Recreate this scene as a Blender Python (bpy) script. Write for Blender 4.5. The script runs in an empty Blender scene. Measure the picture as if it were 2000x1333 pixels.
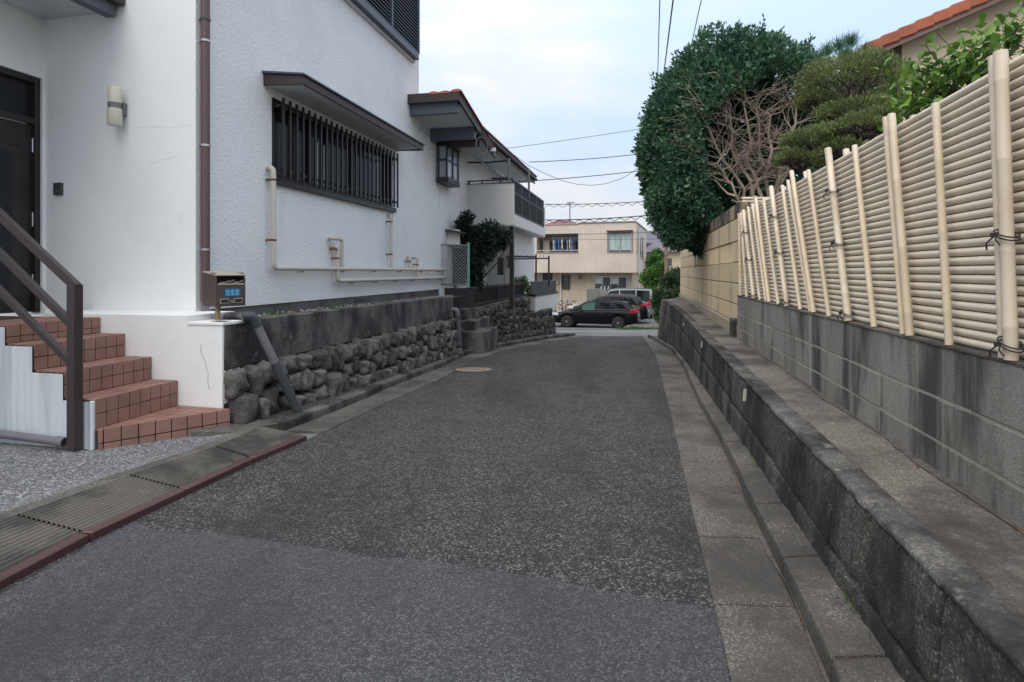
import bpy, bmesh, math, random
import numpy as np
from mathutils import Vector, Matrix
R = math.radians
random.seed(7)
rng = np.random.default_rng(11)
scene = bpy.context.scene
COL = scene.collection

# ---------------------------------------------------------------- camera, sky, sun, exposure
EYE = 1.40                      # metres above the road at the camera
FOC, CXP, HOR = 1120.0, 1000.0, 531.0
cam = bpy.data.cameras.new('camera')
cam.sensor_width = 36.0
cam.lens = 36.0 * FOC / 2000.0
cam.shift_y = (HOR - 666.5) / 2000.0
cam.clip_start, cam.clip_end = 0.05, 900
cam_o = bpy.data.objects.new('camera', cam); COL.objects.link(cam_o)
cam_o.location = (0, 0, EYE); cam_o.rotation_euler = (R(90), 0, 0)
scene.camera = cam_o

SUN_EL, SUN_AZ = 54.0, 212.0     # degrees; azimuth clockwise from +Y (straight ahead): the bright part of the overcast lies high behind the camera
world = bpy.data.worlds.new('World'); scene.world = world; world.use_nodes = True
nt = world.node_tree; nt.nodes.clear()
w_out = nt.nodes.new('ShaderNodeOutputWorld'); w_bg = nt.nodes.new('ShaderNodeBackground')
sky = nt.nodes.new('ShaderNodeTexSky'); sky.sky_type = 'NISHITA'; sky.sun_disc = False
sky.sun_elevation = R(SUN_EL); sky.sun_rotation = R(SUN_AZ)
sky.air_density = 1.0; sky.dust_density = 1.6; sky.ozone_density = 1.0; sky.altitude = 0
# an even overcast over the whole sky (standard overcast distribution: brighter overhead than at the horizon),
# with soft drifts where the blue and the low sun's warmth come through
tc = nt.nodes.new('ShaderNodeTexCoord')
mp = nt.nodes.new('ShaderNodeMapping'); mp.inputs['Location'].default_value = (0.35, 0.1, 0.2); mp.inputs['Scale'].default_value = (1.0, 1.0, 3.0)
nz = nt.nodes.new('ShaderNodeTexNoise'); nz.inputs['Scale'].default_value = 2.0; nz.inputs['Detail'].default_value = 5; nz.inputs['Roughness'].default_value = 0.5
cr = nt.nodes.new('ShaderNodeMapRange'); cr.inputs['From Min'].default_value = 0.34; cr.inputs['From Max'].default_value = 0.66
cr.inputs['To Min'].default_value = 0.86; cr.inputs['To Max'].default_value = 0.96
sx = nt.nodes.new('ShaderNodeSeparateXYZ'); zz = nt.nodes.new('ShaderNodeMath'); zz.operation = 'MAXIMUM'; zz.inputs[1].default_value = 0
gr_ = nt.nodes.new('ShaderNodeMath'); gr_.operation = 'MULTIPLY_ADD'; gr_.inputs[1].default_value = 0.50; gr_.inputs[2].default_value = 0.50
cl_ = nt.nodes.new('ShaderNodeVectorMath'); cl_.operation = 'SCALE'; 
cw_ = nt.nodes.new('ShaderNodeMix'); cw_.data_type = 'RGBA'; cw_.inputs['A'].default_value = (6.1, 7.7, 9.8, 1); cw_.inputs['B'].default_value = (9.1, 8.8, 8.75, 1)
n2_ = nt.nodes.new('ShaderNodeTexNoise'); n2_.inputs['Scale'].default_value = 1.7; n2_.inputs['Detail'].default_value = 6; n2_.inputs['Roughness'].default_value = 0.55
m2_ = nt.nodes.new('ShaderNodeMapRange'); m2_.interpolation_type = 'SMOOTHSTEP'; m2_.inputs['From Min'].default_value = 0.36; m2_.inputs['From Max'].default_value = 0.64
nt.links.new(mp.outputs['Vector'], n2_.inputs['Vector']); nt.links.new(n2_.outputs['Fac'], m2_.inputs['Value']); nt.links.new(m2_.outputs[0], cw_.inputs['Factor']); nt.links.new(cw_.outputs['Result'], cl_.inputs[0])
mx = nt.nodes.new('ShaderNodeMix'); mx.data_type = 'RGBA'
L_ = nt.links.new
L_(tc.outputs['Generated'], mp.inputs['Vector']); L_(mp.outputs['Vector'], nz.inputs['Vector']); L_(tc.outputs['Generated'], sx.inputs[0])
L_(sx.outputs['Z'], zz.inputs[0]); L_(zz.outputs[0], gr_.inputs[0]); L_(gr_.outputs[0], cl_.inputs['Scale'])
L_(nz.outputs['Fac'], cr.inputs['Value']); L_(cr.outputs['Result'], mx.inputs['Factor'])
L_(sky.outputs['Color'], mx.inputs['A']); L_(cl_.outputs[0], mx.inputs['B']); L_(mx.outputs['Result'], w_bg.inputs['Color'])
w_bg.inputs['Strength'].default_value = 0.12
L_(w_bg.outputs['Background'], w_out.inputs['Surface'])

sl = bpy.data.lights.new('sun', 'SUN'); sl.energy = 1.5; sl.angle = R(60); sl.color = (1.0, 0.92, 0.82)
sun_o = bpy.data.objects.new('sun', sl); COL.objects.link(sun_o)
_sd = Vector((math.sin(R(SUN_AZ)) * math.cos(R(SUN_EL)), math.cos(R(SUN_AZ)) * math.cos(R(SUN_EL)), math.sin(R(SUN_EL))))
sun_o.rotation_euler = (-_sd).to_track_quat('-Z', 'Y').to_euler(); sun_o.location = (0, 0, 30)

vs = scene.view_settings
vs.view_transform = 'Standard'; vs.look = 'None'; vs.gamma = 1.0; vs.use_curve_mapping = False
vs.exposure = 0.6
scene.render.engine = 'CYCLES'
scene.cycles.max_bounces = 6; scene.cycles.diffuse_bounces = 3; scene.cycles.glossy_bounces = 2
scene.cycles.transmission_bounces = 3; scene.cycles.transparent_max_bounces = 6
scene.cycles.use_denoising = True

# ---------------------------------------------------------------- geometry helpers
PROF = [(-60, -.6), (-8, 1.08), (0, 1.4), (18, 2.12), (20, 2.24), (24, 2.53), (28, 2.80), (30, 2.90), (600, 2.95)]
def drop(Y):                      # how far the ground lies below the eye at distance Y
    for (a, ea), (b, eb) in zip(PROF, PROF[1:]):
        if Y <= b:
            return ea + (eb - ea) * (Y - a) / (b - a)
    return PROF[-1][1]
def gz(Y): return EYE - drop(Y)
def at(x, y, Y): return Vector(((x - CXP) / FOC * Y, Y, EYE - (y - HOR) / FOC * Y))
def gp(x, y, dz=0.0):             # point of the ground
    lo, hi = .6, 60.0
    for _ in range(50):
        m = (lo + hi) / 2
        if EYE - (y - HOR) / FOC * m > gz(m) + dz: lo = m
        else: hi = m
    return at(x, y, lo)
class Fr:                         # a vertical plane running along the road: s along it, o out of it to the right, z up
    def __init__(self, x, y, t):
        n = math.hypot(t, 1); self.d = Vector((t / n, 1 / n, 0)); self.n = Vector((1 / n, -t / n, 0)); self.o = Vector((x, y, 0))
        self.rot = math.atan2(self.d.y, self.d.x)
    def p(self, s, o, z): return self.o + self.d * s + self.n * o + Vector((0, 0, z))
    def hit(self, x, y=HOR, o=0.0):
        k = (x - CXP) / FOC; O = self.o + self.n * o
        s = (k * O.y - O.x) / (self.d.x - k * self.d.y); Y = O.y + s * self.d.y
        return s, EYE - (y - HOR) / FOC * Y
    def s(self, x, o=0.0): return self.hit(x, HOR, o)[0]
    def mat(self, s, o, z):       # local x = along, y = outwards-left, z = up
        m = Matrix((( self.d.x, -self.n.x, 0, 0), (self.d.y, -self.n.y, 0, 0), (0, 0, 1, 0), (0, 0, 0, 1)))
        p = self.p(s, o, z); return Matrix.Translation(p) @ m

ORG = {}                          # world origin of each object
def link(o, parent=None, org=None):
    COL.objects.link(o)
    if parent is not None:
        o.parent = parent; ORG[o.name] = ORG[parent.name]
    else: ORG[o.name] = Vector(org) if org is not None else Vector((0, 0, 0))
def tag(o, label=None, cat=None, group=None, kind=None):
    for k, v in (('label', label), ('category', cat), ('group', group), ('kind', kind)):
        if v: o[k] = v
    return o
def thing(name, label, cat, loc=(0, 0, 0), group=None):
    o = bpy.data.objects.new(name, None); o.empty_display_size = .2; link(o, None, loc); o.location = loc
    return tag(o, label, cat, group)
class MB:
    def __init__(self): self.v, self.f = [], []
    def add(self, vs, fs):
        b = len(self.v); self.v += [Vector(p) for p in vs]; self.f += [tuple(b + i for i in f) for f in fs]; return self
    def hexa(self, p):            # 8 corners: bottom ring 0-3, top ring 4-7
        return self.add(p, [(3, 2, 1, 0), (4, 5, 6, 7), (0, 1, 5, 4), (1, 2, 6, 5), (2, 3, 7, 6), (3, 0, 4, 7)])
    def box(self, a, b):
        x0, y0, z0 = a; x1, y1, z1 = b
        return self.hexa([(x0, y0, z0), (x1, y0, z0), (x1, y1, z0), (x0, y1, z0), (x0, y0, z1), (x1, y0, z1), (x1, y1, z1), (x0, y1, z1)])
    def fbox(self, fr, s0, s1, o0, o1, z0, z1):
        q = [fr.p(s, o, z) for z in (z0, z1) for s, o in ((s0, o1), (s1, o1), (s1, o0), (s0, o0))]
        return self.hexa(q)
    def quad(self, a, b, c, d): return self.add([a, b, c, d], [(0, 1, 2, 3)])
    def prism(self, poly, vec):
        n = len(poly); vec = Vector(vec); P = [Vector(p) for p in poly]
        fs = [tuple(range(n))[::-1], tuple(range(n, 2 * n))] + [(i, (i + 1) % n, n + (i + 1) % n, n + i) for i in range(n)]
        return self.add(P + [p + vec for p in P], fs)
    def tube(self, path, r, n=10, cap=True):
        P = [Vector(p) for p in path]; rr = r if isinstance(r, (list, tuple)) else [r] * len(P); vs = []; prev = None
        for i, p in enumerate(P):
            t = (P[min(i + 1, len(P) - 1)] - P[max(i - 1, 0)]).normalized()
            u = prev - t * prev.dot(t) if prev is not None else t.orthogonal()
            if u.length < 1e-5: u = t.orthogonal()
            u.normalize(); prev = u; w = t.cross(u)
            vs += [p + (u * math.cos(k * 2 * math.pi / n) + w * math.sin(k * 2 * math.pi / n)) * rr[i] for k in range(n)]
        fs = [(i * n + k, i * n + (k + 1) % n, (i + 1) * n + (k + 1) % n, (i + 1) * n + k) for i in range(len(P) - 1) for k in range(n)]
        if cap: fs += [tuple(range(n))[::-1], tuple((len(P) - 1) * n + k for k in range(n))]
        return self.add(vs, fs)
    def bar(self, a, b, w, h, up=(0, 0, 1)):
        a, b = Vector(a), Vector(b); t = (b - a).normalized(); s = t.cross(Vector(up)).normalized() * (w / 2); u = s.cross(t).normalized() * (h / 2)
        return self.hexa([a - s - u, b - s - u, b + s - u, a + s - u, a - s + u, b - s + u, b + s + u, a + s + u])
    def grid(self, rows):         # rows of points -> sheet
        m = len(rows[0]); vs = [p for r in rows for p in r]
        return self.add(vs, [(i * m + j, i * m + j + 1, (i + 1) * m + j + 1, (i + 1) * m + j) for i in range(len(rows) - 1) for j in range(m - 1)])
    def loft(self, rings, cap=True):
        n = len(rings[0]); vs = [p for r in rings for p in r]
        fs = [(i * n + k, i * n + (k + 1) % n, (i + 1) * n + (k + 1) % n, (i + 1) * n + k) for i in range(len(rings) - 1) for k in range(n)]
        if cap: fs += [tuple(range(n))[::-1], tuple((len(rings) - 1) * n + k for k in range(n))]
        return self.add(vs, fs)
    def mesh(self, name, off=Vector((0, 0, 0)), bevel=0, smooth=None, seg=2):
        me = bpy.data.meshes.new(name); me.from_pydata([tuple(p - off) for p in self.v], [], self.f)
        bm = bmesh.new(); bm.from_mesh(me); bmesh.ops.recalc_face_normals(bm, faces=bm.faces)
        if bevel:
            es = [e for e in bm.edges if len(e.link_faces) == 2 and e.calc_face_angle(0) > .5]
            bmesh.ops.bevel(bm, geom=es, offset=bevel, segments=seg, affect='EDGES', profile=.6)
        bm.to_mesh(me); bm.free()
        if smooth is not None:
            me.polygons.foreach_set('use_smooth', [True] * len(me.polygons))
            if smooth < 3: me.set_sharp_from_angle(angle=smooth)
        return me
    def build(self, name, mat, parent=None, bevel=0, smooth=None, org=None, seg=2):
        off = ORG[parent.name] if parent is not None else (Vector(org) if org is not None else Vector((0, 0, 0)))
        me = self.mesh(name, off, bevel, smooth, seg); me.materials.append(mat)
        o = bpy.data.objects.new(name, me); link(o, parent, org)
        if parent is None and org is not None: o.location = org
        return o
def inst(name, me, parent, M, mat=None):    # a piece that shares mesh data; M is its world matrix
    o = bpy.data.objects.new(name, me); link(o, parent)
    o.matrix_basis = Matrix.Translation(-ORG[parent.name]) @ M if parent is not None else M
    return o
def S3(x, y, z): return Matrix.Diagonal((x, y, z, 1))
def unit_box(name, mat, bevel=.06, seg=1, jit=0):
    m = MB().box((-.5, -.5, -.5), (.5, .5, .5)); me = m.mesh(name, bevel=bevel, seg=seg); me.materials.append(mat)
    if jit:
        for v in me.vertices: v.co += Vector((random.uniform(-jit, jit), random.uniform(-jit, jit), random.uniform(-jit, jit)))
    return me

# ---------------------------------------------------------------- materials
MATS = {}
def mat(name, col, rough=.8, spots=(), bump=(), rnd=0.0, metal=0.0, spec=.5, coat=0, vor=None, trans=0):
    """spots: (scale, colour, lo, hi, (sx,sy,sz)); bump: (scale, height in m, kind); vor: (scale, colour a, colour b) speckle of grains"""
    m = bpy.data.materials.new(name); m.use_nodes = True; t = m.node_tree; N, L = t.nodes, t.links
    b = N['Principled BSDF']; b.inputs['Roughness'].default_value = rough; b.inputs['Metallic'].default_value = metal
    b.inputs['Specular IOR Level'].default_value = spec
    if coat: b.inputs['Coat Weight'].default_value = coat; b.inputs['Coat Roughness'].default_value = .05
    geo = N.new('ShaderNodeNewGeometry'); pos = geo.outputs['Position']
    c = N.new('ShaderNodeRGB'); c.outputs[0].default_value = (*col, 1); cur = c.outputs[0]
    oi = None
    def mapped(st):
        if st is None: return pos
        mpn = N.new('ShaderNodeMapping'); mpn.inputs['Scale'].default_value = st; L.new(pos, mpn.inputs['Vector']); return mpn.outputs['Vector']
    if vor:
        vo = N.new('ShaderNodeTexVoronoi'); vo.inputs['Scale'].default_value = vor[0]; L.new(pos, vo.inputs['Vector'])
        sp = N.new('ShaderNodeSeparateColor'); L.new(vo.outputs['Color'], sp.inputs[0])
        rp = N.new('ShaderNodeValToRGB'); e = rp.color_ramp.elements
        e[0].position, e[0].color = .35, (*col, 1); e[1].position, e[1].color = .72, (*vor[1], 1); e2 = e.new(.97); e2.color = (*vor[2], 1)
        L.new(sp.outputs[0], rp.inputs[0]); cur = rp.outputs[0]
    if rnd:
        oi = N.new('ShaderNodeObjectInfo'); hs = N.new('ShaderNodeHueSaturation'); mr = N.new('ShaderNodeMapRange')
        mr.inputs['To Min'].default_value, mr.inputs['To Max'].default_value = 1 - rnd, 1 + rnd
        L.new(oi.outputs['Random'], mr.inputs['Value']); L.new(mr.outputs[0], hs.inputs['Value']); L.new(cur, hs.inputs['Color']); cur = hs.outputs[0]
    for sc, c2, lo, hi, st in spots:
        nz_ = N.new('ShaderNodeTexNoise'); nz_.inputs['Scale'].default_value = sc; nz_.inputs['Detail'].default_value = 6; nz_.inputs['Roughness'].default_value = .62
        L.new(mapped(st), nz_.inputs['Vector'])
        mr = N.new('ShaderNodeMapRange'); mr.interpolation_type = 'SMOOTHSTEP'; mr.inputs['From Min'].default_value = lo; mr.inputs['From Max'].default_value = hi
        if len(c2) > 3: mr.inputs['To Max'].default_value = c2[3]
        L.new(nz_.outputs['Fac'], mr.inputs['Value'])
        mxx = N.new('ShaderNodeMix'); mxx.data_type = 'RGBA'; mxx.inputs['B'].default_value = (*c2[:3], 1)
        L.new(mr.outputs[0], mxx.inputs['Factor']); L.new(cur, mxx.inputs['A']); cur = mxx.outputs['Result']
    L.new(cur, b.inputs['Base Color'])
    prev = None
    for sc, h, kind in bump:
        if kind == 'vor':
            tx = N.new('ShaderNodeTexVoronoi'); tx.inputs['Scale'].default_value = sc; src = tx.outputs['Distance']
        else:
            tx = N.new('ShaderNodeTexNoise'); tx.inputs['Scale'].default_value = sc; tx.inputs['Detail'].default_value = 5; src = tx.outputs['Fac']
        L.new(pos, tx.inputs['Vector'])
        bp = N.new('ShaderNodeBump'); bp.inputs['Strength'].default_value = 1.0; bp.inputs['Distance'].default_value = h
        L.new(src, bp.inputs['Height'])
        if prev: L.new(prev, bp.inputs['Normal'])
        prev = bp.outputs[0]
    if prev: L.new(prev, b.inputs['Normal'])
    MATS[name] = m
    return m
def glass(name, col, rough=.06):
    return mat(name, col, rough, spec=.6)
def leafmat(name, a, b_, c_=None, rough=.5, scale=1.6):
    """foliage: colour drifts from leaf to leaf and from clump to clump"""
    m = bpy.data.materials.new(name); m.use_nodes = True; t = m.node_tree; N, L = t.nodes, t.links; b = N['Principled BSDF']
    b.inputs['Roughness'].default_value = rough; b.inputs['Specular IOR Level'].default_value = .35
    geo = N.new('ShaderNodeNewGeometry'); rp = N.new('ShaderNodeValToRGB'); e = rp.color_ramp.elements
    e[0].color, e[1].color = (*a, 1), (*b_, 1); e[0].position, e[1].position = .15, .85
    if c_: q = e.new(1.0); q.color = (*c_, 1)
    nz_ = N.new('ShaderNodeTexNoise'); nz_.inputs['Scale'].default_value = scale; nz_.inputs['Detail'].default_value = 3; L.new(geo.outputs['Position'], nz_.inputs['Vector'])
    ad = N.new('ShaderNodeMath'); ad.operation = 'MULTIPLY_ADD'; ad.inputs[1].default_value = .55; L.new(geo.outputs['Random Per Island'], ad.inputs[0])
    sb = N.new('ShaderNodeMath'); sb.operation = 'MULTIPLY_ADD'; sb.inputs[1].default_value = 1.5; sb.inputs[2].default_value = -.52; L.new(nz_.outputs['Fac'], sb.inputs[0]); L.new(sb.outputs[0], ad.inputs[2])
    L.new(ad.outputs[0], rp.inputs[0]); L.new(rp.outputs[0], b.inputs['Base Color'])
    tr = N.new('ShaderNodeBsdfTranslucent'); L.new(rp.outputs[0], tr.inputs['Color'])
    ms = N.new('ShaderNodeMixShader'); ms.inputs[0].default_value = .22
    L.new(b.outputs[0], ms.inputs[1]); L.new(tr.outputs[0], ms.inputs[2]); L.new(ms.outputs[0], N['Material Output'].inputs['Surface'])
    return m
DK = (.03, .03, .032)
m_asph = mat('asphalt_old', (.030, .028, .028), .88, [(1.0, (.022, .021, .023, .6), .44, .64, (1.0, .22, 1)), (.7, (.13, .115, .09, .32), .54, .74, None), (4.5, (.024, .023, .024, .55), .50, .70, None), (22, (.016, .015, .016, .7), .52, .68, None)], [(100, .012, 'vor'), (9, .014, 'n')], vor=(105, (.068, .065, .065), (.23, .218, .205)))
m_asph2 = mat('asphalt_patch', (.049, .050, .057), .9, [(.8, (.032, .031, .034, .7), .44, .66, (1, .4, 1)), (5, (.080, .079, .083, .5), .54, .72, None), (30, (.026, .026, .028, .6), .52, .7, None)], [(150, .007, 'vor')], vor=(150, (.078, .079, .088), (.165, .163, .168)))
m_street = mat('asphalt_street', (.16, .165, .165), .85, [(.5, (.10, .10, .10, .7), .45, .7, None)], [(60, .006, 'vor')])
m_conc = mat('concrete_gutter', (.095, .087, .076), .88, [(1.1, (.050, .046, .042, .85), .42, .62, None), (.5, (.20, .18, .15, .4), .5, .7, None), (9, (.065, .06, .054, .6), .52, .7, None)], [(140, .005, 'vor'), (45, .004, 'n')], rnd=.12, vor=(150, (.12, .112, .098), (.28, .265, .24)))
m_conc_dk = mat('concrete_dark', (.115, .11, .105), .9, [(2.2, (.020, .020, .020), .36, .62, (1, 1, .6)), (7, (.24, .225, .20, .75), .60, .72, None), (30, (.05, .048, .046, .7), .5, .7, None)], [(30, .012, 'n'), (110, .006, 'n')], rnd=.12, vor=(130, (.13, .125, .115), (.24, .23, .21)))
m_retblock = mat('retaining_block', (.058, .054, .048), .92, [(2.2, (.010, .010, .010), .40, .60, (1, 1, .45)), (11, (.012, .012, .012, .7), .52, .70, None), (38, (.22, .21, .19, .75), .60, .80, None), (1.6, (.20, .14, .075, .5), .66, .8, None)], [(22, .016, 'n'), (90, .008, 'n')], rnd=.18, vor=(120, (.068, .063, .056), (.19, .18, .16)))
m_ledge = mat('concrete_ledge', (.15, .13, .11), .92, [(1.6, (.055, .048, .042), .40, .66, None), (18, (.23, .205, .175, .7), .55, .82, None)], [(120, .005, 'vor'), (45, .008, 'n')], vor=(130, (.175, .155, .13), (.30, .275, .24)))
m_blk = mat('concrete_block', (.21, .20, .178), .9, [(1.3, (.15, .155, .095, .5), .54, .70, None), (3.4, (.048, .048, .045), .43, .64, (1, 1, .20)), (2.6, (.34, .35, .315, .8), .57, .74, (1.6, 1.6, .12)), (70, (.09, .09, .085, .5), .5, .8, None)], [(120, .0015, 'vor'), (60, .002, 'n')], rnd=.12, vor=(170, (.225, .22, .205), (.29, .285, .265)))
m_mortar = mat('mortar_pale', (.30, .28, .24), .95, bump=[(80, .004, 'n')])
m_cream = mat('cream_block', (.66, .53, .34), .85, [(2.6, (.18, .14, .09, .75), .50, .72, (1, 1, .22)), (60, (.56, .45, .28, .5), .45, .75, None)], [(70, .003, 'n')], rnd=.04)
m_cream_cap = mat('cream_block_stained', (.40, .31, .19), .88, [(2.2, (.045, .04, .035), .34, .58, (1.4, 1.4, .5))], [(70, .003, 'n')], rnd=.05)
m_stucco = mat('white_stucco', (.84, .855, .865), .9, [(.7, (.71, .74, .77, .6), .45, .7, None), (2.5, (.58, .53, .54, .35), .60, .82, (1, 1, .3))], [(70, .012, 'n'), (28, .010, 'n')])
m_stucco2 = mat('white_plaster', (.84, .85, .84), .88, [(1.1, (.76, .78, .765, .6), .45, .7, None), (6, (.60, .62, .60, .25), .6, .8, (1, 1, .3))], [(40, .003, 'n')])
m_white = mat('white_paint', (.66, .65, .63), .6, [(3, (.5, .48, .45, .6), .55, .75, None)])
m_soffit = mat('soffit_board', (.56, .58, .60), .75, [(1.2, (.42, .44, .46, .6), .5, .7, None)])
m_brown = mat('brown_painted_wood', (.050, .034, .032), .55, [(9, (.10, .08, .075, .7), .62, .75, (1, 1, .4))])
m_bars = mat('brown_aluminium', (.024, .018, .017), .4, metal=.2)
m_bluegrey = mat('bluegrey_metal', (.085, .10, .125), .45, metal=.2)
m_pipe_br = mat('brown_pvc', (.115, .070, .072), .45)
m_pipe_gr = mat('grey_pvc', (.16, .145, .165), .4, [(5, (.11, .10, .115, .6), .5, .7, None)])
m_pipe_dk = mat('dark_pvc', (.05, .055, .062), .4)
m_pipe_wh = mat('cream_pipe_paint', (.56, .52, .46), .55, [(14, (.40, .33, .26, .6), .62, .78, None)])
m_rust = mat('rusty_steel', (.20, .085, .035), .8, [(18, (.08, .04, .025), .45, .7, None)])
m_found = mat('foundation_concrete', (.12, .118, .115), .9, [(2.5, (.06, .06, .06), .42, .66, None), (9, (.17, .165, .155, .6), .58, .78, None)], [(35, .006, 'n')])
m_stone = mat('field_stone', (.135, .124, .118), .88, [(5, (.050, .045, .046, .8), .42, .66, None), (3.2, (.14, .155, .105, .6), .57, .75, None), (26, (.28, .265, .25, .7), .60, .80, None)], [(16, .035, 'n'), (60, .014, 'n')], rnd=.55)
m_stone2 = mat('dark_field_stone', (.085, .078, .075), .9, [(5, (.024, .023, .024), .40, .66, None), (24, (.17, .155, .14, .7), .6, .82, None)], [(20, .025, 'n')], rnd=.5)
m_tile = mat('terracotta_tile', (.285, .155, .120), .6, [(4, (.22, .11, .085, .7), .45, .7, None), (60, (.38, .22, .17, .5), .55, .8, None)], [(110, .0025, 'n')], rnd=.10)
m_grout = mat('dark_grout', (.045, .032, .028), .9)
m_sheet = mat('white_corrugated_sheet', (.60, .65, .68), .6, [(2.4, (.42, .47, .50, .8), .45, .68, (3, 3, .3)), (8, (.3, .31, .3, .5), .66, .8, None)])
m_rail = mat('brown_steel_rail', (.050, .038, .040), .42, [(12, (.09, .07, .068, .6), .55, .75, None)], metal=.15)
m_door = mat('dark_bronze_door', (.030, .027, .027), .38, metal=.3)
m_dglass = mat('dark_glass', (.012, .014, .016), .22, spec=.35)
m_glass = mat('window_glass', (.05, .065, .07), .06, spec=.8)
m_alu = mat('aluminium', (.50, .51, .52), .35, metal=.8)
m_mailbox = mat('bronze_steel_mailbox', (.115, .092, .085), .4, metal=.35)
m_mailtop = mat('mailbox_top', (.42, .36, .29), .45, metal=.3)
m_bluelab = mat('blue_label', (.015, .17, .36), .5)
m_bluetxt = mat('pale_blue_ink', (.22, .50, .66), .5)
m_lampgl = mat('frosted_lamp_glass', (.58, .56, .45), .35)
m_metalgr = mat('grey_metal', (.16, .165, .17), .45, metal=.4)
m_gravel = mat('washed_gravel', (.10, .10, .105), .85, [(.9, (.06, .06, .066, .65), .42, .66, None), (1.5, (.34, .33, .32, .4), .56, .74, None)], [(80, .012, 'vor')], vor=(85, (.22, .22, .225), (.50, .49, .48)))
m_plate = mat('ramp_concrete', (.15, .135, .11), .85, [(2.2, (.06, .056, .05), .42, .64, None), (5, (.30, .26, .19, .7), .6, .78, None)], [(120, .003, 'n')], rnd=.10)
m_redsteel = mat('red_oxide_steel', (.085, .038, .036), .5, [(7, (.07, .03, .028, .7), .5, .7, None)], [(60, .002, 'n')])
m_soil = mat('soil', (.05, .042, .033), .95, [(8, (.10, .09, .075, .7), .5, .7, None)], [(30, .02, 'n')])
m_peb = mat('pale_pebble', (.42, .40, .36), .8, rnd=.4)
m_bamboo = mat('pale_plastic_bamboo', (.70, .62, .50), .42, [(2.2, (.62, .53, .41, .6), .45, .7, None), (20, (.44, .37, .28, .45), .6, .8, (.3, .3, 3))], rnd=.07)
m_fback = mat('fence_backing', (.10, .085, .065), .8)
m_bampost = mat('ochre_plastic_bamboo', (.64, .53, .37), .42, [(1.2, (.70, .60, .46, .8), .45, .65, (1, 1, 2)), (24, (.46, .36, .23, .4), .6, .8, None)], rnd=.12)
m_bampale = mat('faded_plastic_bamboo', (.68, .59, .46), .42, [(3, (.50, .41, .29, .6), .45, .65, None)], rnd=.05)
m_tie = mat('black_twine', (.035, .03, .028), .9)
m_roof = mat('orange_roof_tile', (.36, .10, .045), .6, [(6, (.24, .062, .032, .7), .45, .7, None)], rnd=.15)
m_roofdk = mat('dark_red_roof_tile', (.15, .045, .035), .6, rnd=.15)
m_roofred = mat('red_roof_sheet', (.20, .045, .055), .6)
m_roofgr = mat('grey_purple_roof', (.13, .12, .15), .7)
m_h3wall = mat('cream_render', (.62, .52, .36), .9, [(.8, (.52, .43, .30, .5), .45, .7, None)], [(60, .003, 'n')])
m_h3wood = mat('pinkish_brown_paint', (.22, .135, .115), .6)
m_bark = mat('grey_bark', (.17, .13, .10), .9, [(14, (.06, .045, .035), .45, .7, (1, 1, .4))], [(30, .01, 'n')])
m_twig = mat('pale_twig', (.36, .295, .235), .9, [(20, (.19, .15, .115, .7), .5, .7, None)])
m_darkbark = mat('dark_bark', (.05, .04, .035), .95, [(14, (.09, .075, .065, .7), .55, .7, None)], [(30, .01, 'n')])
m_wire = mat('black_cable', (.02, .02, .022), .6)
m_darkmet = mat('dark_brown_metal', (.030, .026, .030), .45, metal=.2)
m_green = mat('green_post_paint', (.16, .38, .30), .5)
m_mesh = mat('galvanised_wire', (.34, .36, .36), .5, metal=.4)
# ================================================================ the setting
T = .223
HL = Fr(-3.625, 6.57, T)          # road-side wall of the white house, s = 0 at its corner
SL = Fr(-2.925, 5.80, T)          # stone retaining wall in front of it
FB = Fr(1.385, 0.0, T)            # block wall, bamboo fence and cream wall on the right
FR_ = Fr(0.93, 0.0, T)            # top edge of the dark retaining wall

def struct(o, kind='structure'): o['kind'] = kind; return o
YS = [-30, -8, -2, 0, 1, 2, 3, 4, 5, 6, 7, 8, 9, 10, 11, 12, 13, 14, 15, 16, 17, 18, 19, 20, 21, 22, 24, 26, 28, 30, 34, 40, 60, 120, 600]
XS = [-300, -60, -20, -8, -4, 0, 3, 6, 10, 20, 60, 300]
struct(MB().grid([[Vector((x * (1 if Y < 100 else 2), Y, gz(Y) - .02)) for x in XS] for Y in YS]).build('ground', m_street))

def poly_at(pts, Y):              # x of a polyline of ground points at distance Y
    if Y <= pts[0].y: a, b = pts[0], pts[1]
    else:
        a, b = pts[-2], pts[-1]
        for p, q in zip(pts, pts[1:]):
            if p.y <= Y <= q.y: a, b = p, q; break
    return a.x + (b.x - a.x) * (Y - a.y) / (b.y - a.y)
def G(lst, dz=0): return sorted([gp(x, y, dz) for x, y in lst], key=lambda p: p.y)
# right side lines on the ground
R_asph = G([(1262, 666), (1283, 700), (1299, 766), (1315, 831), (1333, 915), (1352, 998), (1391, 1166), (1428, 1330)])
R_kerb = G([(1279, 666), (1312, 687), (1335, 719), (1369, 797), (1402, 856), (1440, 932), (1454, 970), (1499, 1064), (1562, 1197), (1615, 1320)])
KH = .10
R_base = G([(1290, 666), (1339, 687), (1387, 761), (1425, 824), (1459, 874), (1490, 926), (1562, 1029), (1650, 1166), (1702, 1236), (1770, 1333)], KH)
# left side lines on the ground
L_kerb = G([(482, 858), (559, 843), (640, 811), (700, 786), (750, 763), (829, 731), (860, 720), (905, 697), (950, 684), (1010, 673.5), (1096, 660)])
L_asph = G([(560, 893), (640, 838), (760, 784), (860, 740), (915, 706), (985, 684), (1060, 671), (1110, 662)])
L_steel = G([(0, 1153), (165, 1063), (357, 972), (492, 907), (591, 864)])
L_plate = G([(51, 1036), (265, 954), (429, 895), (522, 850)])

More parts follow.
